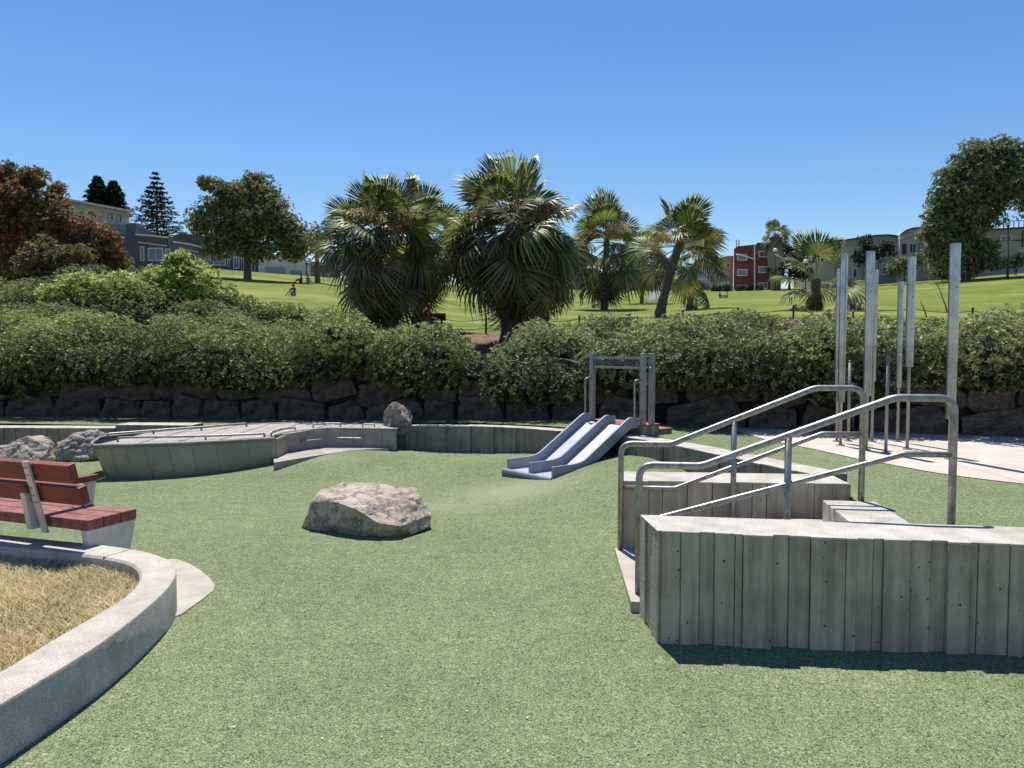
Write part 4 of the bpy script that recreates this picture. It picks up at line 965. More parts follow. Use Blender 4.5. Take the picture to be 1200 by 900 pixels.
px_tree('plum_tree', 'dark red and bronze leaved tree at the left edge above the hedge', 'tree', 31, (8, 338), [(28, 232, 34, 34), (6, 262, 40, 44), (60, 258, 36, 34), (92, 276, 36, 28), (126, 292, 30, 26), (42, 296, 34, 26), (42, 206, 16, 14), (70, 226, 8, 18), (10, 212, 26, 22), (138, 312, 22, 18), (-30, 250, 45, 50), (10, 306, 30, 24), (112, 318, 26, 16)], 'leaf_red', 4.6, 1.5, 11, tr=.16, nsub=13, wl=.5)
px_tree('bronze_shrub', 'bronze green rounded shrub with thin trunk under the dark red tree', 'shrub', 29, (66, 342), [(58, 300, 34, 22), (88, 308, 28, 22), (38, 316, 26, 20), (100, 322, 26, 16), (70, 328, 34, 12), (50, 334, 46, 9), (100, 334, 40, 9)], 'leaf_bronze', 4.2, 1.5, 12, tr=.09)
px_tree('bright_shrub', 'tallest bright yellow green shrub standing up out of the left hedge', 'shrub', 20.6, (205, 385), [(200, 332, 40, 24), (190, 356, 42, 22), (232, 348, 24, 24), (212, 312, 26, 18), (175, 342, 24, 20), (230, 330, 26, 22), (205, 368, 62, 20), (140, 350, 40, 10), (206, 305, 14, 10)], 'leaf_bright', 6.0, 1.25, 13, tr=.06, wl=.45, updir=.8)
px_tree('bright_shrub', 'low pale green shrub sprays rising from the hedge below the dark red tree', 'shrub', 19.4, (110, 400), [(112, 338, 44, 18), (64, 346, 32, 12), (150, 336, 28, 18), (90, 330, 24, 12), (130, 352, 40, 12)], 'leaf_bright', 5.4, 1.25, 63, tr=.05, wl=.45, updir=.9)
px_tree('magnolia_tree', 'broad olive evergreen tree atop the left lawn, in front of the dark houses', 'tree', 88, (290, 320), [(292, 228, 36, 24), (252, 256, 30, 26), (306, 258, 42, 32), (340, 284, 24, 26), (244, 216, 16, 9), (275, 280, 40, 22), (318, 240, 26, 22), (235, 262, 14, 18), (262, 290, 30, 16), (305, 296, 34, 12), (335, 270, 22, 20), (274, 240, 26, 20), (346, 292, 20, 14), (262, 222, 20, 10), (300, 212, 20, 10)], 'leaf_magnolia', 3.4, 1.5, 14, tr=.4, nsub=14)
px_tree('round_tree', 'small olive tree half hidden behind the leftmost big palm', 'tree', 92, (372, 326), [(372, 282, 18, 22), (386, 270, 16, 16)], 'leaf_magnolia', 3.4, 1.1, 15, tr=.3)
px_tree('oak_tree', 'huge dense dark green tree at the right edge on top of the hill', 'tree', 128, (1132, 328), [(1152, 205, 34, 28), (1122, 232, 34, 26), (1180, 192, 26, 26), (1100, 262, 24, 22), (1138, 262, 34, 24), (1120, 296, 36, 24), (1150, 300, 26, 22), (1172, 232, 22, 24), (1200, 215, 22, 34), (1112, 210, 20, 14), (1196, 185, 18, 22), (1085, 272, 12, 14), (1220, 240, 30, 20), (1128, 308, 40, 18), (1105, 285, 22, 22), (1130, 245, 30, 30), (1165, 212, 30, 24), (1098, 238, 20, 24), (1138, 188, 30, 22), (1102, 300, 20, 20), (1168, 178, 26, 16), (1150, 235, 26, 22)], 'leaf_oak', 3.3, 1.5, 16, tr=.7, nsub=13)
px_tree('dark_pine', 'dark narrow bushy tree before the grey house left of the chimes', 'tree', 138, (1016, 325), [(1015, 285, 9, 14), (1022, 298, 16, 12), (1038, 292, 12, 10), (1008, 302, 12, 10)], 'needle', 2.8, 1.2, 17, tr=.25)
px_tree('grey_shrub', 'rounded grey green shrub before the bay windowed grey house', 'shrub', 134, (1060, 328), [(1058, 312, 20, 13), (1070, 306, 12, 12), (1044, 316, 10, 9)], 'leaf_hedge_right', 2.8, 1.2, 18, tr=.12)
px_tree('dark_tree', 'dark shaggy tree behind the short palm, right of the red building', 'tree', 150, (925, 338), [(922, 298, 12, 14), (932, 312, 16, 16), (912, 318, 14, 14), (944, 322, 12, 12)], 'leaf_dark', 2.8, 1.2, 19, tr=.25)
px_tree('low_bush', 'low dark bush along the foot of the red building', 'shrub', 152, (878, 343), [(872, 339, 12, 4), (886, 338, 12, 4)], 'leaf_dark', 2.6, 1.2, 20, tr=.06, limbs=False)
px_tree('low_bush', 'low dark bush before the pale wall left of the red building', 'shrub', 152, (844, 343), [(838, 340, 11, 4), (850, 338, 9, 4)], 'leaf_dark', 2.6, 1.2, 21, tr=.06, limbs=False)
px_tree('low_bush', 'grey bush under the street lamp at the far right of the hill', 'shrub', 124, (1180, 322), [(1184, 308, 14, 8), (1198, 302, 12, 9), (1164, 314, 10, 6)], 'leaf_hedge_right', 2.8, 1.2, 22, tr=.1)
px_tree('low_bush', 'small bush right of the oak trunk on the crest', 'shrub', 132, (1104, 328), [(1098, 318, 14, 8), (1112, 322, 10, 6)], 'leaf_hedge_right', 2.6, 1.2, 23, tr=.08)

def conifer(label, x, ytop, ybase, half, Y, tiers, seed, dr=-.15, sparse=1.0, group=None):
    rd = random.Random(seed); bpt = PY(x, ybase, Y); top = PY(x, ytop, Y); hgt = top.z-bpt.z; t = thing('conifer_tree', label, 'tree', bpt, group)
    MB().tube([bpt-Vector((0, 0, 3)), bpt.lerp(top, .5), top], [hgt*.022, hgt*.014, .03], 8).build('trunk', 'bark', t, smooth=True)
    Vs = []; Rn = []; r = np.random.default_rng(seed); s = Y/F; br = MB()
    for i in range(tiers):
        k = i/(tiers-1); z = bpt.z+hgt*(.12+.86*k); Lb = half*s*(1-k)**(.95 if tiers < 20 else .8)*rd.uniform(.85, 1.1)+.25
        nb = 9 if k < .8 else 6
        for j in range(nb):
            a = 2*math.pi*(j+rd.random()*.6)/nb; l = Lb*rd.uniform(.7, 1.1); dv_ = np.array([math.cos(a), math.sin(a), dr]); p0_ = np.array([bpt.x, bpt.y, z])
            e = p0_+dv_*l; e[2] += l*.18; br.tube([tuple(p0_), tuple((p0_+e)/2-np.array([0, 0, l*.04])), tuple(e)], [.09, .06, .02], 5)
            n = int((26 if sparse >= 1 else 16)*l/(half*s)+8)*2
            u = r.uniform(.15, 1.0, n)**.8; pp = p0_+(e-p0_)*u[:, None]; side = r.uniform(-1, 1, n)*l*.22*(1.1-u); pr = np.array([-math.sin(a), math.cos(a), 0]); pp = pp+pr*side[:, None]+r.normal(scale=l*.02, size=(n, 3))
            d = unit(dv_[None, :]*.8+pr[None, :]*np.sign(side)[:, None]*.7+r.normal(scale=.25, size=(n, 3))+np.array([0, 0, -.15])); wv = unit(np.cross(d, np.array([0, 0, 1.0])+r.normal(scale=.4, size=(n, 3)))); ln = 3.8*s*r.uniform(.6, 1.2, (n, 1))
            Vs.append(np.stack([pp, pp+d*ln*.5+wv*ln*.24, pp+d*ln, pp+d*ln*.5-wv*ln*.24], 1).reshape(-1, 3)); Rn.append(np.repeat(r.uniform(0, 1, n), 4))
    V = np.concatenate(Vs)-np.array(bpt); mesh_np('crown', V, np.arange(len(V)).reshape(-1, 4), 'needle', t, np.concatenate(Rn))
    tag(br.build('limbs', 'bark', t, smooth=True), kind='stuff')
conifer('tall tiered conifer with open level branches behind the dark blue houses', 184, 201, 286, 36, 140, 14, 31)
conifer('left and taller of two dark pointed conifers behind the beige building', 116, 207, 262, 20, 145, 22, 32, dr=.1)
conifer('right and lower of two dark pointed conifers behind the beige building', 134, 212, 262, 18, 146, 20, 33, dr=.1)

# ---------------- fan palms
def frond_mesh(name, matn, R_=1.0, pet=1.0, nl=30, droop=.3, spread=118, fold=.5, seed=0, split=.5):
    rd = random.Random(seed); V = []; Q = []; rn = []
    def add(vs, tone):
        b = len(V); V.extend([tuple(v) for v in vs]); rn.extend([tone]*len(vs)); return b
    # petiole: thin 4-sided, slightly arched
    for i in range(4):
        k = i/3; x = pet*k; z = -.10*pet*k*k; w_ = .028*(1-.45*k); add([(x, -w_, z), (x, 0, z+.016), (x, w_, z), (x, 0, z-.012)], .85)
    for i in range(3):
        for j in range(4): Q.append((i*4+j, i*4+(j+1) % 4, (i+1)*4+(j+1) % 4, (i+1)*4+j))
    ox, oz = pet, -.10*pet
    for i in range(nl):
        k = i/(nl-1)*2-1; a = R(spread)*k+rd.gauss(0, .02); L = R_*(1-.28*abs(k)**2)*rd.uniform(.92, 1.05); tone = rd.random()*.75
        dx, dy = math.cos(a), math.sin(a); px_, py_ = -dy, dx; cup = .18*abs(k)**1.5+.02; dr = droop*rd.uniform(.6, 1.35)
        half_ang = R(spread)/(nl-1)*1.02; b = len(V)
        for s in (.04, .35, split+.05, .78, 1.0):
            r_ = L*s; wv = min(r_*math.tan(half_ang), L*split*math.tan(half_ang))
            if s > split: wv *= (1.02-s)/(1.02-split)
            ridge = fold*wv; dp = dr*L*max(0, s-.35)**2*1.9; pull = 1-.30*dr*max(0, s-.4)**2
            cx_, cy_ = ox+dx*r_*pull, dy*r_*pull; zz = oz+cup*r_-dp-.05*s*s
            V.extend([(cx_-px_*wv, cy_-py_*wv, zz), (cx_, cy_, zz+ridge), (cx_+px_*wv, cy_+py_*wv, zz)]); rn.extend([tone, tone+.1, tone+.05])
        for s in range(4):
            for h in (0, 1): Q.append((b+s*3+h, b+(s+1)*3+h, b+(s+1)*3+h+1, b+s*3+h+1))
    o = mesh_np(name, np.array(V), np.array(Q), matn, rnd=np.clip(np.array(rn), 0, 1)); me = o.data; bpy.data.objects.remove(o); return me
FRM = dict(
    up=[frond_mesh('frond', 'frond_young', 1.0, .85, 30, .10, 105, seed=i, split=.74) for i in range(3)],
    mid=[frond_mesh('frond', 'frond_green', 1.05, 1.1, 32, .38, 122, seed=10+i, split=.66) for i in range(2)]+[frond_mesh('frond', 'frond_young', 1.05, 1.05, 30, .42, 118, seed=15, split=.66)]+[frond_mesh('frond', 'frond_grey', 1.0, 1.15, 30, .5, 120, seed=20, split=.64)],
    low=[frond_mesh('frond', 'frond_green', 1.1, 1.1, 32, .75, 120, seed=30+i, split=.6) for i in range(2)]+[frond_mesh('frond', 'frond_grey', 1.05, 1.1, 30, .9, 115, seed=40+i, split=.56) for i in range(2)],
    yel=[frond_mesh('frond', 'frond_yellow', .95, 1.0, 28, .6, 118, seed=50, split=.48)],
    dead=[frond_mesh('frond', 'frond_dead', .95, .9, 24, 1.1, 100, seed=60+i, split=.4) for i in range(2)])
def flower_mesh():
    r = np.random.default_rng(77); Vs = []
    for i in range(22):                                            # a plume of thin drooping strings set with tiny blossoms
        a = r.uniform(-.5, .5); L0 = r.uniform(.6, 1.0); n = 90; u = np.linspace(.2, 1, n)
        x = u*L0*math.cos(a); y = u*L0*math.sin(a)*.7; z = .35*u*L0-.55*(u*L0)**2.2+r.normal(scale=.05)
        p = np.stack([x, y, z], 1)+r.normal(scale=.035, size=(n, 3)); d = unit(r.normal(size=(n, 3))); w_ = unit(np.cross(d, r.normal(size=(n, 3))))
        ln = .05; Vs.append(np.stack([p, p+d*ln*.5+w_*ln*.3, p+d*ln, p+d*ln*.5-w_*ln*.3], 1).reshape(-1, 3))
    V = np.concatenate(Vs); o = mesh_np('flower_cluster', V, np.arange(len(V)).reshape(-1, 4), 'palm_flower', rnd=np.repeat(r.uniform(0, 1, len(V)//4), 4)); me = o.data; bpy.data.objects.remove(o); return me
FLOW = flower_mesh()
def palm(label, base, crown, Rr=1.0, n=(9, 22, 20, 12), flowers=0, tr=.2, seed=1, group='fan palms on the lawn behind the hedge', boots=0, yel=2, elow=(-68, -12), tone=None):
    """base and crown: world points; n = (upright, middle, hanging, dead) fronds"""
    rd = random.Random(seed); t = thing('fan_palm', label, 'palm tree', base, group); h = crown-base
    m = MB(); k = 14; pts = []; rs = []
    for i in range(k+1):
        u = i/k; bend = h*u+Vector((0, 0, 0)); p = base+Vector((h.x*(u**1.25), h.y*u, h.z*u)); pts.append(p); rs.append(tr*(1.25-.35*min(1, u*4)+ (.12 if i % 2 else 0)))
    pts[0] = pts[0]-Vector((0, 0, .5)); m.tube(pts, rs, 14); m.build('trunk', 'palm_trunk', t, smooth=True)
    def put(me, az, el, zoff, sc_, roll, nm='frond'):
        o = bpy.data.objects.new(nm, me); col.objects.link(o); o.parent = t
        p = Vector((h.x, h.y, h.z))+Vector((0, 0, zoff)); rad = tr*.6
        M = Matrix.Rotation(az, 4, 'Z') @ Matrix.Rotation(-el, 4, 'Y') @ Matrix.Rotation(roll, 4, 'X')
        p = p+Vector((math.cos(az)*rad, math.sin(az)*rad, 0))*max(0, math.cos(el)); o.matrix_local = Matrix.Translation(p) @ M @ Matrix.Diagonal((sc_, sc_, sc_, 1)); return o
    i = 0; ga = 2.39996
    def az(): 
        nonlocal i
        i += 1; return i*ga+rd.uniform(-.25, .25)
    for j in range(n[0]): u = (j+.5)/n[0]; put(rd.choice(FRM['up']), az()+rd.uniform(-.6, .6), R(88-52*u+rd.uniform(-10, 10)), .1*Rr*(1-u), Rr*rd.uniform(.78, 1.14)*(1-.10*u), rd.uniform(-1.1, 1.1))
    for j in range(n[1]): u = (j+.5)/n[1]; put(rd.choice(FRM['mid'] if u > .35 or rd.random() < .5 else FRM['up']), az(), R(44-66*u+rd.uniform(-10, 10)), -.2*u*Rr, Rr*rd.uniform(.66, 1.0)*(.84+.16*u), rd.uniform(-1.0, 1.0))
    for j in range(n[2]): u = (j+.5)/n[2]; put(rd.choice(FRM['low'] if rd.random() > yel*.05 else FRM['yel']), az(), R(elow[1]+(elow[0]-elow[1])*u+rd.uniform(-7, 7)), (-.1-.5*u)*Rr, Rr*rd.uniform(.62, 1.08), rd.uniform(-.9, .9))
    for j in range(n[3]): u = (j+.5)/n[3]; put(rd.choice(FRM['dead']), az(), R(-72-14*u+rd.uniform(-4, 4)), (-.5-.6*u)*Rr, Rr*rd.uniform(.85, 1.05), rd.uniform(-.3, .3))
    for j in range(boots):                                           # old brown leaf bases
        u = j/max(1, boots); o = put(FRM['dead'][0], az(), R(rd.uniform(-85, -60)), -.25-.8*u, Rr*.45, 0)
    for j in range(flowers):
        put(FLOW, j*2*math.pi/flowers+rd.uniform(-.4, .4), R(rd.uniform(-5, 34)), .1, Rr*rd.uniform(1.1, 1.5), 0, 'flower_cluster')
    return t
def gp(x, y, Y): p = PY(x, y, Y); p.z = terr(p.x, p.y); return p
GP = 'fan palms on the lawn behind the hedge'
palm('shaggy fan palm, left one of the two big ones, drooping fronds and tan plumes', gp(458, 392, 24), PY(447, 268, 24), 1.18, (8, 30, 38, 14), 6, .24, 1)
palm('small dark fan palm partly hidden behind the gap between the two largest palms', gp(490, 385, 28.5), PY(496, 270, 28.5), 1.15, (5, 18, 28, 12), 0, .17, 2)
palm('largest fan palm, tallest crown in the picture, with a thick leaf skirt', gp(597, 395, 24), PY(602, 262, 24), 1.24, (9, 34, 44, 16), 6, .27, 3)
palm('dark trunked fan palm close behind the largest palm on its right', gp(639, 386, 28), PY(634, 300, 28), .85, (3, 12, 20, 12), 0, .17, 4)
b_ = hit(708, 363); palm('middle sized fan palm with a narrow upright crown right of the largest palm', b_, PY(711, 280, b_.y), b_.y/F*30, (8, 14, 14, 14), 4, .3, 5, yel=4)
b_ = hit(773, 372); palm('leaning fan palm with thick dark trunk and wind blown open crown', b_, PY(797, 284, b_.y), b_.y/F*33, (7, 13, 4, 0), 2, .30, 6)
b_ = hit(808, 363); palm('slimmer fan palm just right of and behind the leaning one', b_, PY(816, 308, b_.y), b_.y/F*26, (5, 12, 4, 0), 0, .26, 7)
b_ = hit(760, 360, 40); palm('half hidden fan palm filling in left of the leaning palm', hit(752, 356), PY(754, 300, hit(752, 356).y), hit(752, 356).y/F*22, (3, 10, 4, 0), 0, .2, 8, yel=5)
palm('distant tall fan palm with grey skirted trunk beside the red building', PY(909, 340, 150), PY(909, 274, 150), 150/F*10, (5, 14, 16, 4), 0, .5, 9, group='fan palms')
b_ = hit(956, 364); palm('short young fan palm with few long fronds and brown shaggy base, before the chimes', b_, PY(956, 326, b_.y), b_.y/F*36, (4, 8, 3, 1), 0, .36, 10, yel=1, boots=16)
# dead-leaf thatch column under the distant palm's crown
p0_ = PY(909, 340, 149.6); MB().tube([p0_, PY(909, 300, 149.6), PY(909, 278, 149.6)], [.9, 1.6, 1.2], 12).build('thatch_column', 'frond_dead' if False else 'bark_pale', bpy.data.objects['fan_palm.008'], smooth=True)

# bare young tree beyond the chimes
b_ = hit(1110, 366); t = thing('bare_sapling', 'leafless thin sapling standing before the lawn between the chimes', 'sapling', b_)
Yb = b_.y; MB().tube([b_, PY(1108, 358, Yb), PY(1103, 345, Yb), PY(1097, 330, Yb)], [.05, .04, .03, .015], 6).build('trunk', 'bark', t, smooth=True)
for a, b2 in (((1103, 345), (1106, 332)), ((1099, 336), (1093, 328)), ((1106, 352), (1098, 346)), ((1101, 340), (1101, 330))): MB().tube([PY(*a, Yb), PY(*b2, Yb)], [.015, .006], 5).build('twig', 'bark', t)
for a, b2, l in (((1086, 372), (1078, 352), 'thin dry stalk rising out of the right hedge left of the bare sapling'),): 
    Yb = 21; o = MB().tube([PY(*a, Yb), PY(1083, 362, Yb), PY(*b2, Yb)], [.02, .015, .006], 5).build('dry_stalk', 'bark', smooth=True); tag(o, l, 'stalk')

# ================================================================== buildings on the hill
def building(name, label, YL, YR, prof, ybase, body, depth=11, bands=(), wins=(), doors=(), trim='trim_white', cornice=None, extra=None, group=None, wallname='wall'):
    xL, xR = prof[0][0], prof[-1][0]; A = PY(xL, 400, YL); B = PY(xR, 400, YR); A2 = Vector((A.x, A.y)); B2 = Vector((B.x, B.y)); u = (B2-A2).normalized(); nn = Vector((-u.y, u.x))
    t = thing(name, label, 'building', PY((xL+xR)/2, ybase, (YL+YR)/2), group)
    def fp(x, y, o=0):                                              # a point on (or o metres in front of) the facade
        q = on_line(A2, B2, x); z = PY(x, y, q.y).z; q = q-nn*o; return Vector((q.x, q.y, z))
    zb = min(fp(xL, ybase).z, fp(xR, ybase).z)-4
    P = [fp(x, y) for x, y in prof]; outline = [Vector((P[0].x, P[0].y, zb))]+P+[Vector((P[-1].x, P[-1].y, zb))]
    MB().extr(outline, (nn.x*depth, nn.y*depth, 0)).build(wallname, body, t)
    def slab(x0, y0, x1, y1, o0, o1, nm, m, par=t):
        a, b = fp(x0, y0), fp(x1, y0); c, d = fp(x0, y1), fp(x1, y1); f = Vector((nn.x, nn.y, 0))
        vs = [p-f*o for o in (o0, o1) for p in (a, b, d, c)]
        return MB().add(vs, [(0, 1, 2, 3), (7, 6, 5, 4), (0, 4, 5, 1), (1, 5, 6, 2), (2, 6, 7, 3), (3, 7, 4, 0)]).build(nm, m, par)
    for (x0, y0, x1, y1, o, m) in bands: 
        # bands may slope with the picture: y0 given at the left, at the right shifted by dy
        slab(x0, y0, x1, y1, -.05, o, 'cornice', m)
    for wv in wins:
        x0, y0, x1, y1 = wv[:4]; px1 = max(.9, (x1-x0)*.09); tr_ = wv[4] if len(wv) > 4 else trim
        f = None; a, b, c, d = (x0, y0, x1, y1); mb_ = MB(); ff = Vector((nn.x, nn.y, 0))
        e = min(1.15, (x1-x0)*.17)
        for (q0, r0, q1, r1) in ((a, b, c, b+e), (a, d-e, c, d), (a, b+e, a+e, d-e), (c-e, b+e, c, d-e)):
            vs = [fp(q, r)-ff*o for o in (-.05, .14) for q, r in ((q0, r0), (q1, r0), (q1, r1), (q0, r1))]
            mb_.add(vs, [(0, 1, 2, 3), (7, 6, 5, 4), (0, 4, 5, 1), (1, 5, 6, 2), (2, 6, 7, 3), (3, 7, 4, 0)])
        f = mb_.build('window', MATS[tr_], t); f.parent = t
        # pane as a sub-part
        vs = [fp(q, r)-ff*o for o in (-.04, .03) for q, r in ((a+e*.8, b+e*.8), (c-e*.8, b+e*.8), (c-e*.8, d-e*.8), (a+e*.8, d-e*.8))]
        MB().add(vs, [(0, 1, 2, 3), (7, 6, 5, 4), (0, 4, 5, 1), (1, 5, 6, 2), (2, 6, 7, 3), (3, 7, 4, 0)]).build('pane', 'glass', f)
        if (x1-x0) > 6:
            mx_ = (x0+x1)/2; my = b+(d-b)*.38
            for (q0, r0, q1, r1) in ((mx_-.3, b+e, mx_+.3, d-e),):
                vs = [fp(q, r)-ff*o for o in (-.03, .08) for q, r in ((q0, r0), (q1, r0), (q1, r1), (q0, r1))]
                MB().add(vs, [(0, 1, 2, 3), (7, 6, 5, 4), (0, 4, 5, 1), (1, 5, 6, 2), (2, 6, 7, 3), (3, 7, 4, 0)]).build('glazing_bar', tr_, f)
    for (x0, y0, x1, y1, m) in doors:
        dd = slab(x0, y0, x1, y1, -.05, .06, 'door', m)
        if x1-x0 > 12:
            for k in range(1, 4): yy = y0+(y1-y0)*k/4; slab(x0+.4, yy-.12, x1-.4, yy+.12, 0, .09, 'panel_rail', 'trim_white')
    if extra: extra(t, fp, slab)
    return t
def cornice_line(pts, o=.5, th=1.6, m='trim_white'):
    def ex(t, fp, slab):
        for (x0, y0), (x1, y1) in zip(pts, pts[1:]):
            a, b = fp(x0, y0), fp(x1, y1); c, d = fp(x0, y0+th), fp(x1, y1+th); f = (fp(x0, y0)-fp(x0, y0, 1))
            vs = [p-f*oo for oo in (-.1, o) for p in (a, b, d, c)]
            MB().add(vs, [(0, 1, 2, 3), (7, 6, 5, 4), (0, 4, 5, 1), (1, 5, 6, 2), (2, 6, 7, 3), (3, 7, 4, 0)]).build('cornice', m, t)
    return ex
building('apartment_house', 'beige classical building with heavy cornice at the upper left, behind the red leaved tree', 98, 116, [(70, 231), (156, 247)], 320, 'stucco_beige',
    extra=lambda t, fp, slab: (cornice_line([(70, 231), (156, 247)], .9, 2.4, 'stucco_beige')(t, fp, slab), cornice_line([(70, 238), (156, 252.5)], .4, 1.2, 'stucco_tan')(t, fp, slab), cornice_line([(70, 254), (156, 264)], .4, 1.4, 'stucco_tan')(t, fp, slab)),
    wins=[(112, 248, 118, 256, 'stucco_tan'), (121, 249.5, 127, 257.5, 'stucco_tan'), (131, 251, 137, 259, 'stucco_tan'), (141, 252.5, 147, 260.5, 'stucco_tan')])
def multi(*fs):
    def ex(t, fp, slab):
        for f in fs: f(t, fp, slab)
    return ex
building('terraced_house', 'dark blue grey house with white stepped cornice, leftmost of the dark row', 110, 111, [(152, 262), (164, 262), (164, 274.5), (200, 277.5)], 308, 'stucco_grey_blue', extra=multi(cornice_line([(164, 274.5), (182, 276), (201, 277.8)]), cornice_line([(166, 283.5), (200, 288)], .3, 1.0)), wins=[(168, 289, 173, 306), (177, 290.5, 195, 306), (197, 291.5, 203, 307)])
building('terraced_house', 'slate blue house with arched white band, second of the dark row', 111, 113, [(200.5, 277.8), (206, 279), (206, 283), (241, 289.5)], 312, 'stucco_slate', extra=multi(cornice_line([(206, 282.8), (224, 285.5), (241.5, 289.8)]), cornice_line([(208, 293), (222, 292.2), (236, 295.5)], .3, 1.0)), wins=[(210, 297, 216, 309), (220, 298, 232, 310), (234, 299, 237.5, 311)])
building('terraced_house', 'dark navy house with white framed bay windows beside the olive tree', 112, 114, [(241.8, 283), (268, 285), (305, 290.5)], 320, 'stucco_grey_blue', extra=cornice_line([(242, 283), (268, 285), (305, 290.8)]), wins=[(243.5, 296, 250, 308.5), (252, 294.5, 267.5, 311.5), (269, 299, 271.5, 313), (276, 301, 283, 315), (285, 303, 288, 316), (297, 307, 301.5, 319)])
building('garage_row', 'pale garages with two roller doors at the crest right of the olive tree', 110, 112, [(305, 299), (340, 300), (366, 303)], 330, 'stucco_white', extra=multi(cornice_line([(305, 299), (340, 300), (366, 303)], .3, 1.2), cornice_line([(306, 309), (364, 312)], .15, .8)), doors=[(313, 313, 336, 324, 'garage_door'), (343, 317, 355, 326, 'garage_door')], wins=[(328, 303, 334, 308), (338, 303, 345, 308)])
building('corner_shop', 'low brown shop with dark openings between the garages and the leftmost palm', 112, 113, [(364, 306), (372, 307), (398, 309)], 334, 'stucco_brown', extra=cornice_line([(364, 309), (398, 311)], .6, 1.2, 'stucco_tan'), wins=[(367, 320, 371, 326), (373, 321, 379, 327), (382, 321, 387, 327)])
building('terraced_house', 'pale blue white house glimpsed between the largest palm and its right neighbour', 172, 172, [(652, 316), (690, 314), (700, 314)], 345, 'stucco_white', extra=cornice_line([(652, 316), (690, 314), (700, 314)]), wins=[(664, 323, 667, 329), (670, 323, 674, 330), (677, 323, 680, 329), (685, 323, 688, 329)], doors=[(669, 333, 675, 341, 'garage_door')])
building('terraced_house', 'tan house seen between the narrow palm and the leaning palm', 170, 170, [(727, 318), (742, 315), (760, 315)], 348, 'stucco_tan', extra=cornice_line([(727, 318), (742, 315), (760, 315)]), wins=[(736, 324, 740, 331), (744, 324, 748, 331), (751, 324, 755, 331)])
building('terraced_house', 'white house with small dark windows left of the leaning trunk', 168, 168, [(760.4, 312), (778, 310), (795, 312)], 348, 'stucco_white', extra=cornice_line([(760.4, 312), (778, 310), (795, 312)]), wins=[(764, 319, 767, 326), (770, 329, 773, 335), (776, 319, 779, 326), (782, 319, 785, 326)], doors=[(764, 332, 768, 342, 'garage_door')])
building('terraced_house', 'grey white house between the two palm trunks', 167, 167, [(795.4, 316), (806, 315), (815, 316)], 348, 'stucco_pale', extra=cornice_line([(795.4, 316), (806, 315), (815, 316)]), wins=[(797, 322, 800, 329), (803, 322, 806, 329)])
building('terraced_house', 'pale blue house with white garage right of the slimmer palm', 166, 166, [(815.4, 309), (826, 308), (842, 309)], 348, 'stucco_white', extra=cornice_line([(815.4, 309), (826, 308), (842, 309)]), wins=[(817, 318, 822, 327), (826, 318, 829, 327), (832, 318, 835, 327)], doors=[(818, 332, 829, 342, 'garage_door')])
building('terraced_house', 'peach coloured house just left of the red building', 163, 163, [(842.4, 302), (850, 300), (857.5, 300)], 346, 'stucco_peach', extra=cornice_line([(842.4, 302), (850, 300), (857.5, 300)], .3, 1.0, 'stucco_peach'), wins=[(843.5, 323, 846, 327), (849, 308, 853, 314)])
building('garden_wall_house', 'low white wall in front of the peach house', 158, 158, [(838, 331), (857, 329.5)], 344, 'stucco_white', depth=1, extra=cornice_line([(838, 331), (857, 329.5)], .2, .8))
building('apartment_block', 'left wing of the red apartment building with two windows', 160, 158, [(858, 292.5), (862, 289), (884, 286.5)], 344, 'stucco_red', extra=multi(cornice_line([(858, 292.5), (862, 289), (884, 286.5)], .4, 1.0, 'stucco_red'), cornice_line([(858, 306.5), (884, 306)], .25, .8, 'stucco_red'), cornice_line([(859, 324.5), (884, 324.5)], .25, .8, 'stucco_red')), wins=[(862, 298, 873.5, 305.5), (862, 315.5, 874, 323.5), (862, 333.5, 874, 340, 'stucco_tan')])
building('apartment_block', 'right wing of the red apartment building behind the white pole', 157, 156, [(884.4, 284.8), (902, 283.5), (908, 283.5)], 344, 'stucco_red', extra=multi(cornice_line([(884.4, 284.8), (902, 283.5)], .4, 1.0, 'stucco_red'), cornice_line([(884.6, 303.5), (902, 303)], .25, .8, 'stucco_red')), wins=[(886.5, 294, 899.5, 301.5), (886.5, 312, 899.5, 320), (886.5, 331, 898, 339, 'trim_white')])
m = MB(); ch = PY(864, 285, 163); t = thing('roof_vent', 'pair of thin pale roof vents on top of the red apartment building', 'vent', PY(864, 289, 163))
for x in (863.2, 866): MB().tube([PY(x, 290, 163), PY(x, 281, 163)], .14, 8).build('vent_pipe', 'trim_white', t)
building('terraced_house', 'warm grey house with flat dark roof edge behind the short palm', 148, 148, [(952, 284), (984, 281), (1010, 277.5)], 342, 'stucco_warm_grey', extra=multi(cornice_line([(952, 284), (984, 281), (1010, 277.5)], .6, 1.1, 'trim_dark'), cornice_line([(952, 289), (1010, 283)], .3, .9, 'stucco_tan')), wins=[(958, 296, 963, 308), (968, 295, 974, 308), (980, 294, 985, 307), (995, 293, 1001, 306), (996, 314, 1002, 326)])
building('terraced_house', 'mid grey house with wavy dark cornice behind the centre chimes', 147, 147, [(1010.4, 277), (1022, 275.5), (1036, 275), (1050, 276.5)], 342, 'stucco_mid_grey', extra=multi(cornice_line([(1010.4, 277), (1022, 275.5), (1036, 275), (1050, 276.5)], .6, 1.1, 'trim_dark'), cornice_line([(1011, 287), (1050, 286)], .3, .9)), wins=[(1014, 291, 1019, 303), (1026, 290, 1033, 303), (1041, 290, 1046, 303), (1024, 309, 1028, 322), (1030, 309, 1036, 322), (1038, 310, 1041, 322)])
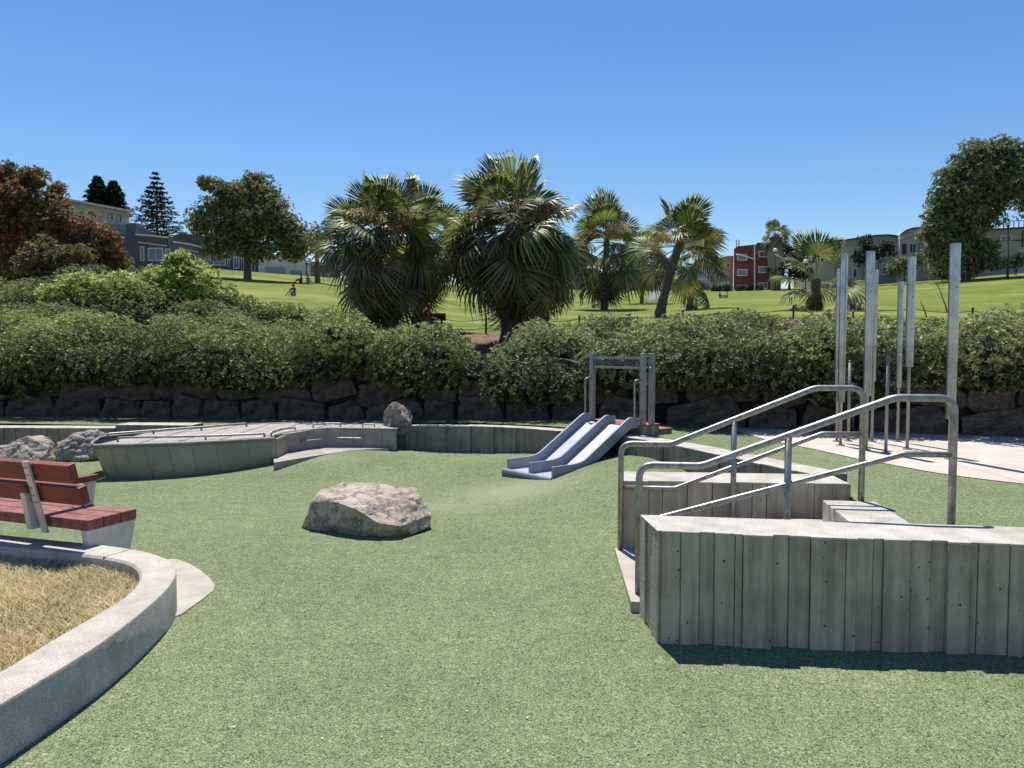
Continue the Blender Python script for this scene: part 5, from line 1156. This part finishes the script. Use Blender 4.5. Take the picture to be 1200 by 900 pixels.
building('terraced_house', 'lilac grey house with curved parapet and bay windows beside the huge tree', 145, 144, [(1050.4, 274), (1056, 270), (1063, 267.5), (1072, 266.5), (1081, 268)], 342, 'stucco_lilac', extra=multi(cornice_line([(1050.4, 274), (1056, 270), (1063, 267.5), (1072, 266.5), (1081, 268)], .8, 1.2, 'trim_dark'), cornice_line([(1051, 279), (1062, 275), (1081, 274.5)], .4, .9)), wins=[(1053, 286, 1058, 298, 'trim_dark'), (1061, 285, 1070, 297), (1073, 284, 1079, 297, 'trim_dark'), (1054, 310, 1058, 322), (1073, 304, 1078, 318)])
building('terraced_house', 'dark grey house with roof railing at the right edge behind the street lamp', 140, 138, [(1085, 272), (1150, 269), (1230, 264)], 338, 'stucco_mid_grey', extra=multi(cornice_line([(1085, 272), (1150, 269), (1230, 264)], .7, 1.4, 'trim_dark'), cornice_line([(1150, 283), (1230, 280)], .25, .9, 'trim_dark')), wins=[(1167, 276, 1180, 284), (1192, 271, 1201, 289, 'trim_dark'), (1206, 271, 1215, 289, 'trim_dark'), (1150, 292, 1156, 306, 'trim_dark')])
t = thing('roof_railing', 'dark railing on the roof of the house at the right edge', 'railing', PY(1200, 266, 141))
for x in range(1158, 1232, 6): MB().box(PY(x, 264, 141), (.12, .12, 1.5)).build('baluster', 'trim_dark', t)
MB().tube([PY(1156, 259.5, 141), PY(1232, 258, 141)], .07, 6).build('top_rail', 'trim_dark', t)
building('hillside_house', 'dark roofed house behind the olive tree, above the dark row', 130, 130, [(196, 282), (215, 273), (240, 276), (262, 280)], 320, 'roof_dark')

# ================================================================== street furniture and people
def lamp(label, x, yt, yb, Y, seed=0):
    b = PY(x, yb, Y); tpt = PY(x, yt, Y); t = thing('street_lamp', label, 'lamp', b); r = 2.6*Y/F
    MB().tube([b-Vector((0, 0, 1.5)), b+Vector((0, 0, .8)), tpt-Vector((0, 0, r*1.6))], [.12, .085, .07], 8).build('pole', 'black_metal', t, smooth=True)
    MB().ball((tpt.x, tpt.y, tpt.z), r, 14, 9).build('globe', 'globe', t, smooth=True)
    MB().tube([tpt-Vector((0, 0, r*1.7)), tpt-Vector((0, 0, r*.8))], [r*.35, r*.75], 10).build('lamp_collar', 'black_metal', t)
    MB().tube([tpt+Vector((0, 0, r*.85)), tpt+Vector((0, 0, r*1.25))], [r*.5, r*.12], 8).build('finial', 'black_metal', t)
lamp('black street lamp with white globe right of the red building', 908.5, 293.5, 330, 140)
lamp('white globed lamp just left of the short palm crown', 944, 306.5, 335, 118)
lamp('tall black street lamp with white globe at the right edge of the crest', 1181.5, 262, 320, 120)
lamp('slim lamp with pale globe at the foot of the garages', 359, 306, 330, 108)
t = thing('utility_pole', 'slim white pole in front of the corner of the red building', 'pole', PY(884.3, 343, 150)); MB().tube([PY(884.3, 345, 150), PY(884.3, 287, 150)], .13, 8).build('pole', 'trim_white', t); 
MB().tube([PY(884.3, 304, 150), PY(876, 301, 149), PY(866, 298.5, 148)], .09, 6).build('lamp_arm', 'trim_white', t); MB().ball(PY(865, 298.3, 148), (.5, .2, .14), 8, 5).build('lamp_head', 'trim_white', t)
t = thing('utility_pole', 'thin dark pole rising behind the short palm', 'pole', PY(956.5, 340, 135)); MB().tube([PY(956.5, 342, 135), PY(956.5, 282, 135)], .11, 8).build('pole', 'trim_dark', t); MB().box(PY(956.5, 284, 135), (1.6, .1, .12)).build('crossarm', 'trim_dark', t)
t = thing('utility_pole', 'thin grey pole beside the lilac grey house', 'pole', PY(1081, 325, 136)); MB().tube([PY(1081, 328, 136), PY(1080.5, 266, 136)], .1, 8).build('pole', 'bark_pale', t)
for k, (a, b) in enumerate((((956, 285), (1081, 275)), ((1081, 284), (1235, 264)), ((1081, 294), (1235, 284)), ((884, 296), (956, 288)))):
    p, q = PY(*a, 135), PY(*b, 134); pts = [p.lerp(q, i/12)-Vector((0, 0, 1.0*4*(i/12)*(1-i/12))) for i in range(13)]
    tag(MB().tube(pts, .035, 5).build('power_line', 'black_metal', smooth=True), ['overhead wire from the thin dark pole to the lilac house', 'upper overhead wire crossing before the huge tree', 'lower overhead wire crossing before the huge tree', 'overhead wire from the white pole to the short palm'][k], 'wire', 'overhead wires on the hill')

# chain fence
FPX = [(449, 389, 371), (483, 390, 371), (517.5, 390, 370), (569.5, 393, 370), (623.5, 396, 371), (679, 392, 370), (738, 388, 368)]
ft = thing('chain_fence', 'low fence of short black posts and chains behind the palms at the lawn edge', 'fence', (0, 26.5, 1.8)); fpts = []
for (x, yb, yt) in FPX+[(800, 384, 364), (865, 380, 361), (930, 377, 358), (1000, 374, 357), (1070, 374, 358), (1140, 377, 361), (1215, 381, 364)]:
    p = PY(x, yt, 26.5); fpts.append(p); gz = terr(p.x, 26.5)-.1
    MB().tube([(p.x, p.y, gz), (p.x, p.y, p.z)], .035, 8).build('post', 'black_metal', ft, smooth='auto')
    MB().ball((p.x, p.y, p.z), (.045, .045, .03), 8, 5).build('post_cap', 'black_metal', ft)
for a, b in zip(fpts, fpts[1:]):
    for dz, sag in ((-.10, .09), (-.42, .07)):
        MB().tube([a.lerp(b, i/10)+Vector((0, 0, dz-sag*4*(i/10)*(1-i/10))) for i in range(11)], .012, 5).build('chain', 'black_metal', ft)

def chain_skin(name, joints, edges, radii, m, parent, loc, rz):
    me = bpy.data.meshes.new(name); me.from_pydata(joints, edges, []); me.materials.append(MATS[m]); o = bpy.data.objects.new(name, me); col.objects.link(o)
    o.modifiers.new('skin', 'SKIN'); s = o.modifiers.new('sub', 'SUBSURF'); s.levels = 1; s.render_levels = 1
    for i, r_ in enumerate(radii): me.skin_vertices[0].data[i].radius = r_ if isinstance(r_, tuple) else (r_, r_)
    me.skin_vertices[0].data[0].use_root = True; o.parent = parent; return o
POSE = dict(
 stand=dict(pel=(0, 0, .93), wa=(0, 0, 1.08), ch=(0, .01, 1.30), nk=(0, .0, 1.47), hd=(0, .02, 1.58), tp=(0, .02, 1.69), hip=(.09, 0, .90), kn=(.11, .03, .50), an=(.12, -.01, .09), toe=(.13, .14, .04), sh=(.18, 0, 1.41), el=(.23, .0, 1.14), wr=(.22, .12, .93), ha=(.21, .16, .85)),
 walk=dict(pel=(0, 0, .93), wa=(0, 0, 1.08), ch=(0, .03, 1.30), nk=(0, .04, 1.47), hd=(0, .07, 1.58), tp=(0, .07, 1.69), hip=(.09, 0, .90), kn=(.10, .14, .50), an=(.11, .06, .09), toe=(.11, .20, .05), sh=(.18, .02, 1.41), el=(.22, .0, 1.13), wr=(.21, .18, .98), ha=(.20, .25, .95)),
 sit=dict(pel=(0, 0, .13), wa=(0, -.03, .28), ch=(0, -.04, .48), nk=(0, -.01, .66), hd=(0, .03, .77), tp=(0, .03, .88), hip=(.10, .06, .13), kn=(.17, .40, .40), an=(.14, .66, .09), toe=(.15, .80, .05), sh=(.18, -.02, .60), el=(.25, .14, .40), wr=(.18, .34, .42), ha=(.14, .40, .42)),
 bench=dict(pel=(0, 0, .50), wa=(0, .0, .64), ch=(0, .04, .85), nk=(0, .12, 1.02), hd=(0, .19, 1.12), tp=(0, .21, 1.22), hip=(.10, .08, .50), kn=(.13, .46, .50), an=(.13, .46, .09), toe=(.13, .60, .05), sh=(.18, .08, .97), el=(.24, .20, .74), wr=(.17, .42, .66), ha=(.14, .50, .64)))
def person(label, p, pose, face, shirt, pants, hair='hair_dark', s=1.0, group=None):
    t = thing('person', label, 'person', p, group, face); t.scale = (s, s, s); P = POSE[pose]
    mir = lambda q, k: (q[0]*k, q[1], q[2])
    J = [P['pel'], P['wa'], P['ch'], P['nk'], P['hd'], P['tp']]; E = [(0, 1), (1, 2), (2, 3), (3, 4), (4, 5)]; RR = [(.13, .10), (.12, .09), (.15, .10), .05, (.085, .10), .07]
    for k in (-1, 1):
        b = len(J); J += [mir(P[q], k) for q in ('hip', 'kn', 'an', 'toe', 'sh', 'el', 'wr', 'ha')]
        J.append((P['ha'][0]*k-.02*k, P['ha'][1]+.05, P['ha'][2]-.03)); J.append((P['ha'][0]*k+.025*k, P['ha'][1]+.03, P['ha'][2]+.0))
        E += [(0, b), (b, b+1), (b+1, b+2), (b+2, b+3), (2, b+4), (b+4, b+5), (b+5, b+6), (b+6, b+7), (b+7, b+8), (b+7, b+9)]; RR += [.085, .06, .042, .035, .055, .042, .03, (.035, .02), .014, .012]
    chain_skin('body', J, E, RR, 'skin', t, None, 0)
    J = [P['pel'], P['wa'], P['ch'], tuple(.35*a+.65*b for a, b in zip(P['ch'], P['nk']))]; E = [(0, 1), (1, 2), (2, 3)]; RR = [(.155, .12), (.145, .115), (.175, .125), (.09, .08)]
    for k in (-1, 1):
        b = len(J); J += [mir(P[q], k) for q in ('sh', 'el')]+[tuple(.3*a+.7*c for a, c in zip(mir(P['el'], k), mir(P['wr'], k)))]; E += [(2, b), (b, b+1), (b+1, b+2)]; RR += [.075, .06, .048]
    chain_skin('shirt', J, E, RR, shirt, t, None, 0)
    J = [P['pel']]; E = []; RR = [(.15, .125)]
    for k in (-1, 1):
        b = len(J); J += [mir(P[q], k) for q in ('hip', 'kn', 'an')]; E += [(0, b), (b, b+1), (b+1, b+2)]; RR += [.105, .078, .06]
    chain_skin('trousers', J, E, RR, pants, t, None, 0)
    h = P['hd']; MB().ball((h[0], h[1]-.025, h[2]+.045), (.10, .115, .115), 12, 8).build('hair', hair, t, smooth=True, local=True)
    mb_ = MB()
    for k in (-1, 1): q = mir(P['toe'], k); a = mir(P['an'], k); mb_ = MB().ball(((q[0]+a[0])/2, (q[1]+a[1])/2+.02, .045 if pose != 'x' else q[2]), (.05, .14, .045), 8, 5); mb_.build('shoe', 'cloth_black', t, smooth=True, local=True)
    return t
def H2(x, y): return hit(x, y)
person('seated person in black lower on the left lawn, alone', H2(344, 347), 'sit', R(160), 'cloth_black', 'cloth_grey')
person('left of two people in black sitting near the crest before the garages', H2(353, 331.5), 'sit', R(120), 'cloth_black', 'cloth_black')
person('right of two people in dark clothes sitting near the crest before the garages', H2(361, 332), 'sit', R(-140), 'cloth_navy', 'cloth_grey')
person('standing person in pale blue top on the lawn right of the largest palm', H2(671, 358), 'walk', R(190), 'cloth_blue', 'cloth_white', s=.95)
person('standing person in all black on the lawn right of the largest palm', H2(681.5, 357.5), 'stand', R(150), 'cloth_black', 'cloth_black', s=.95)
person('seated person in pale clothes left of the narrow palm trunk', H2(695, 361), 'sit', R(-120), 'cloth_white', 'cloth_tan')
person('dark dressed person standing left of the white tent', H2(754, 350), 'stand', R(100), 'cloth_black', 'cloth_navy')
person('person in grey standing behind the white tent', H2(764, 345.5), 'walk', R(200), 'cloth_grey', 'cloth_black')
person('person in blue standing right of the leaning palm trunk on the crest', H2(789, 345), 'stand', R(170), 'cloth_blue', 'cloth_black')
person('left of the seated pair on the lawn under the peach house, dark top', H2(843.5, 349.5), 'sit', R(-90), 'cloth_black', 'cloth_tan')
person('right of the seated pair on the lawn under the peach house, white top', H2(852, 349), 'sit', R(90), 'cloth_white', 'cloth_grey')
person('person sitting behind the base of the slimmer palm', H2(816, 363), 'sit', R(60), 'cloth_tan', 'cloth_navy', 'hair_brown')
person('seated person in white hat and pale shirt behind the chimes', H2(1009, 364), 'sit', R(150), 'cloth_white', 'cloth_tan', 'cloth_white')
person('person in grey standing under the right street lamp', H2(1190, 323), 'stand', R(180), 'cloth_grey', 'cloth_navy')
pb_ = PY(499, 394, 25.6); pb_.z = terr(pb_.x, 25.6)
person('person in pink shirt hunched on a bench between the two largest palms', pb_, 'bench', R(-105), 'cloth_pink', 'cloth_grey', 'cloth_pink', s=.84)
t = thing('lawn_bench', 'small dark bench under the person in the pink shirt', 'bench', pb_)
MB().box((pb_.x+.1, pb_.y, pb_.z+.40), (1.1, .4, .05)).build('seat', 'bark', t); MB().box((pb_.x+.1, pb_.y+.22, pb_.z+.62), (1.1, .04, .25)).build('backrest', 'bark', t)
for dx in (-.4, .6): MB().box((pb_.x+dx, pb_.y, pb_.z+.19), (.05, .36, .38)).build('leg', 'black_metal', t)
# white pop-up tent
tp_ = H2(767, 355); s_ = tp_.y/F; t = thing('beach_tent', 'small white arched pop-up tent on the lawn left of the leaning palm', 'tent', tp_)
W2, HT, DP = 10.5*s_, 12.5*s_, 1.3; m = MB(); nA, nD = 14, 5
for j in range(nD+1):
    for i in range(nA+1):
        a = math.pi*i/nA; q = j/nD; hh = HT*(1-.75*q*q); m.v.append((tp_.x+W2*math.cos(a)*(1-.25*q)+q*.2, tp_.y+DP*q, tp_.z+hh*math.sin(a)**.8 if math.sin(a) > 0 else tp_.z))
for j in range(nD):
    for i in range(nA): m.f.append((j*(nA+1)+i, j*(nA+1)+i+1, (j+1)*(nA+1)+i+1, (j+1)*(nA+1)+i))
o = m.build('canopy', 'cloth_white', t, smooth=True); sf = o.modifiers.new('solid', 'SOLIDIFY'); sf.thickness = .03
MB().tube([(tp_.x+W2*math.cos(math.pi*i/12), tp_.y-.02, tp_.z+HT*max(0, math.sin(math.pi*i/12))**.8) for i in range(13)], .05, 6).build('tent_pole', 'cloth_white', t, smooth=True)
# low concrete wall at the far left edge on the bank
pw = [PY(-60, 333, 27.5), PY(28, 335, 27.5)]
o = MB().box(((pw[0].x+pw[1].x)/2, 27.5, pw[0].z-.25), ((pw[1]-pw[0]).length, .3, .5)).build('low_wall', 'board_concrete', bevel=.01); tag(o, 'short grey wall at the left edge behind the hedge, under the red leaved tree', 'wall')
# bare earth slope between the hedges, twig and litter on the turf
twp = PZ(385, 718, 0); t = MB().tube([PZ(366, 720.5, .009), PZ(388, 717, .008), PZ(412, 713, .006)], [.003, .004, .002], 5).build('twig', 'bark'); tag(t, 'thin dry twig lying on the green surface in front of the boulder', 'twig')

r_ = np.random.default_rng(9); n_ = 260; P_ = []
while len(P_) < n_:
    x_, y_ = r_.uniform(-4, 4), r_.uniform(1.8, 11)
    if abs(x_) < y_*.72 and not (x_ > .6 and y_ > 3.6) and not (x_ < -1.6 and y_ < 6.2): P_.append((x_, y_, zl(x_, y_)+.006))
P_ = np.array(P_); d_ = unit(np.concatenate([r_.normal(size=(n_, 2)), r_.uniform(0, .35, (n_, 1))], 1)); w_ = unit(np.cross(d_, np.array([0, 0, 1.0])+r_.normal(scale=.3, size=(n_, 3)))); l_ = r_.uniform(.006, .022, (n_, 1))
V_ = np.stack([P_, P_+d_*l_*.5+w_*l_*.25, P_+d_*l_, P_+d_*l_*.5-w_*l_*.25], 1).reshape(-1, 3)
tag(mesh_np('leaf_litter', V_, np.arange(len(V_)).reshape(-1, 4), 'straw', rnd=np.repeat(r_.uniform(.3, 1, n_), 4)), 'tiny pale dry leaf scraps scattered over the green play surface', 'leaf litter', kind='stuff')
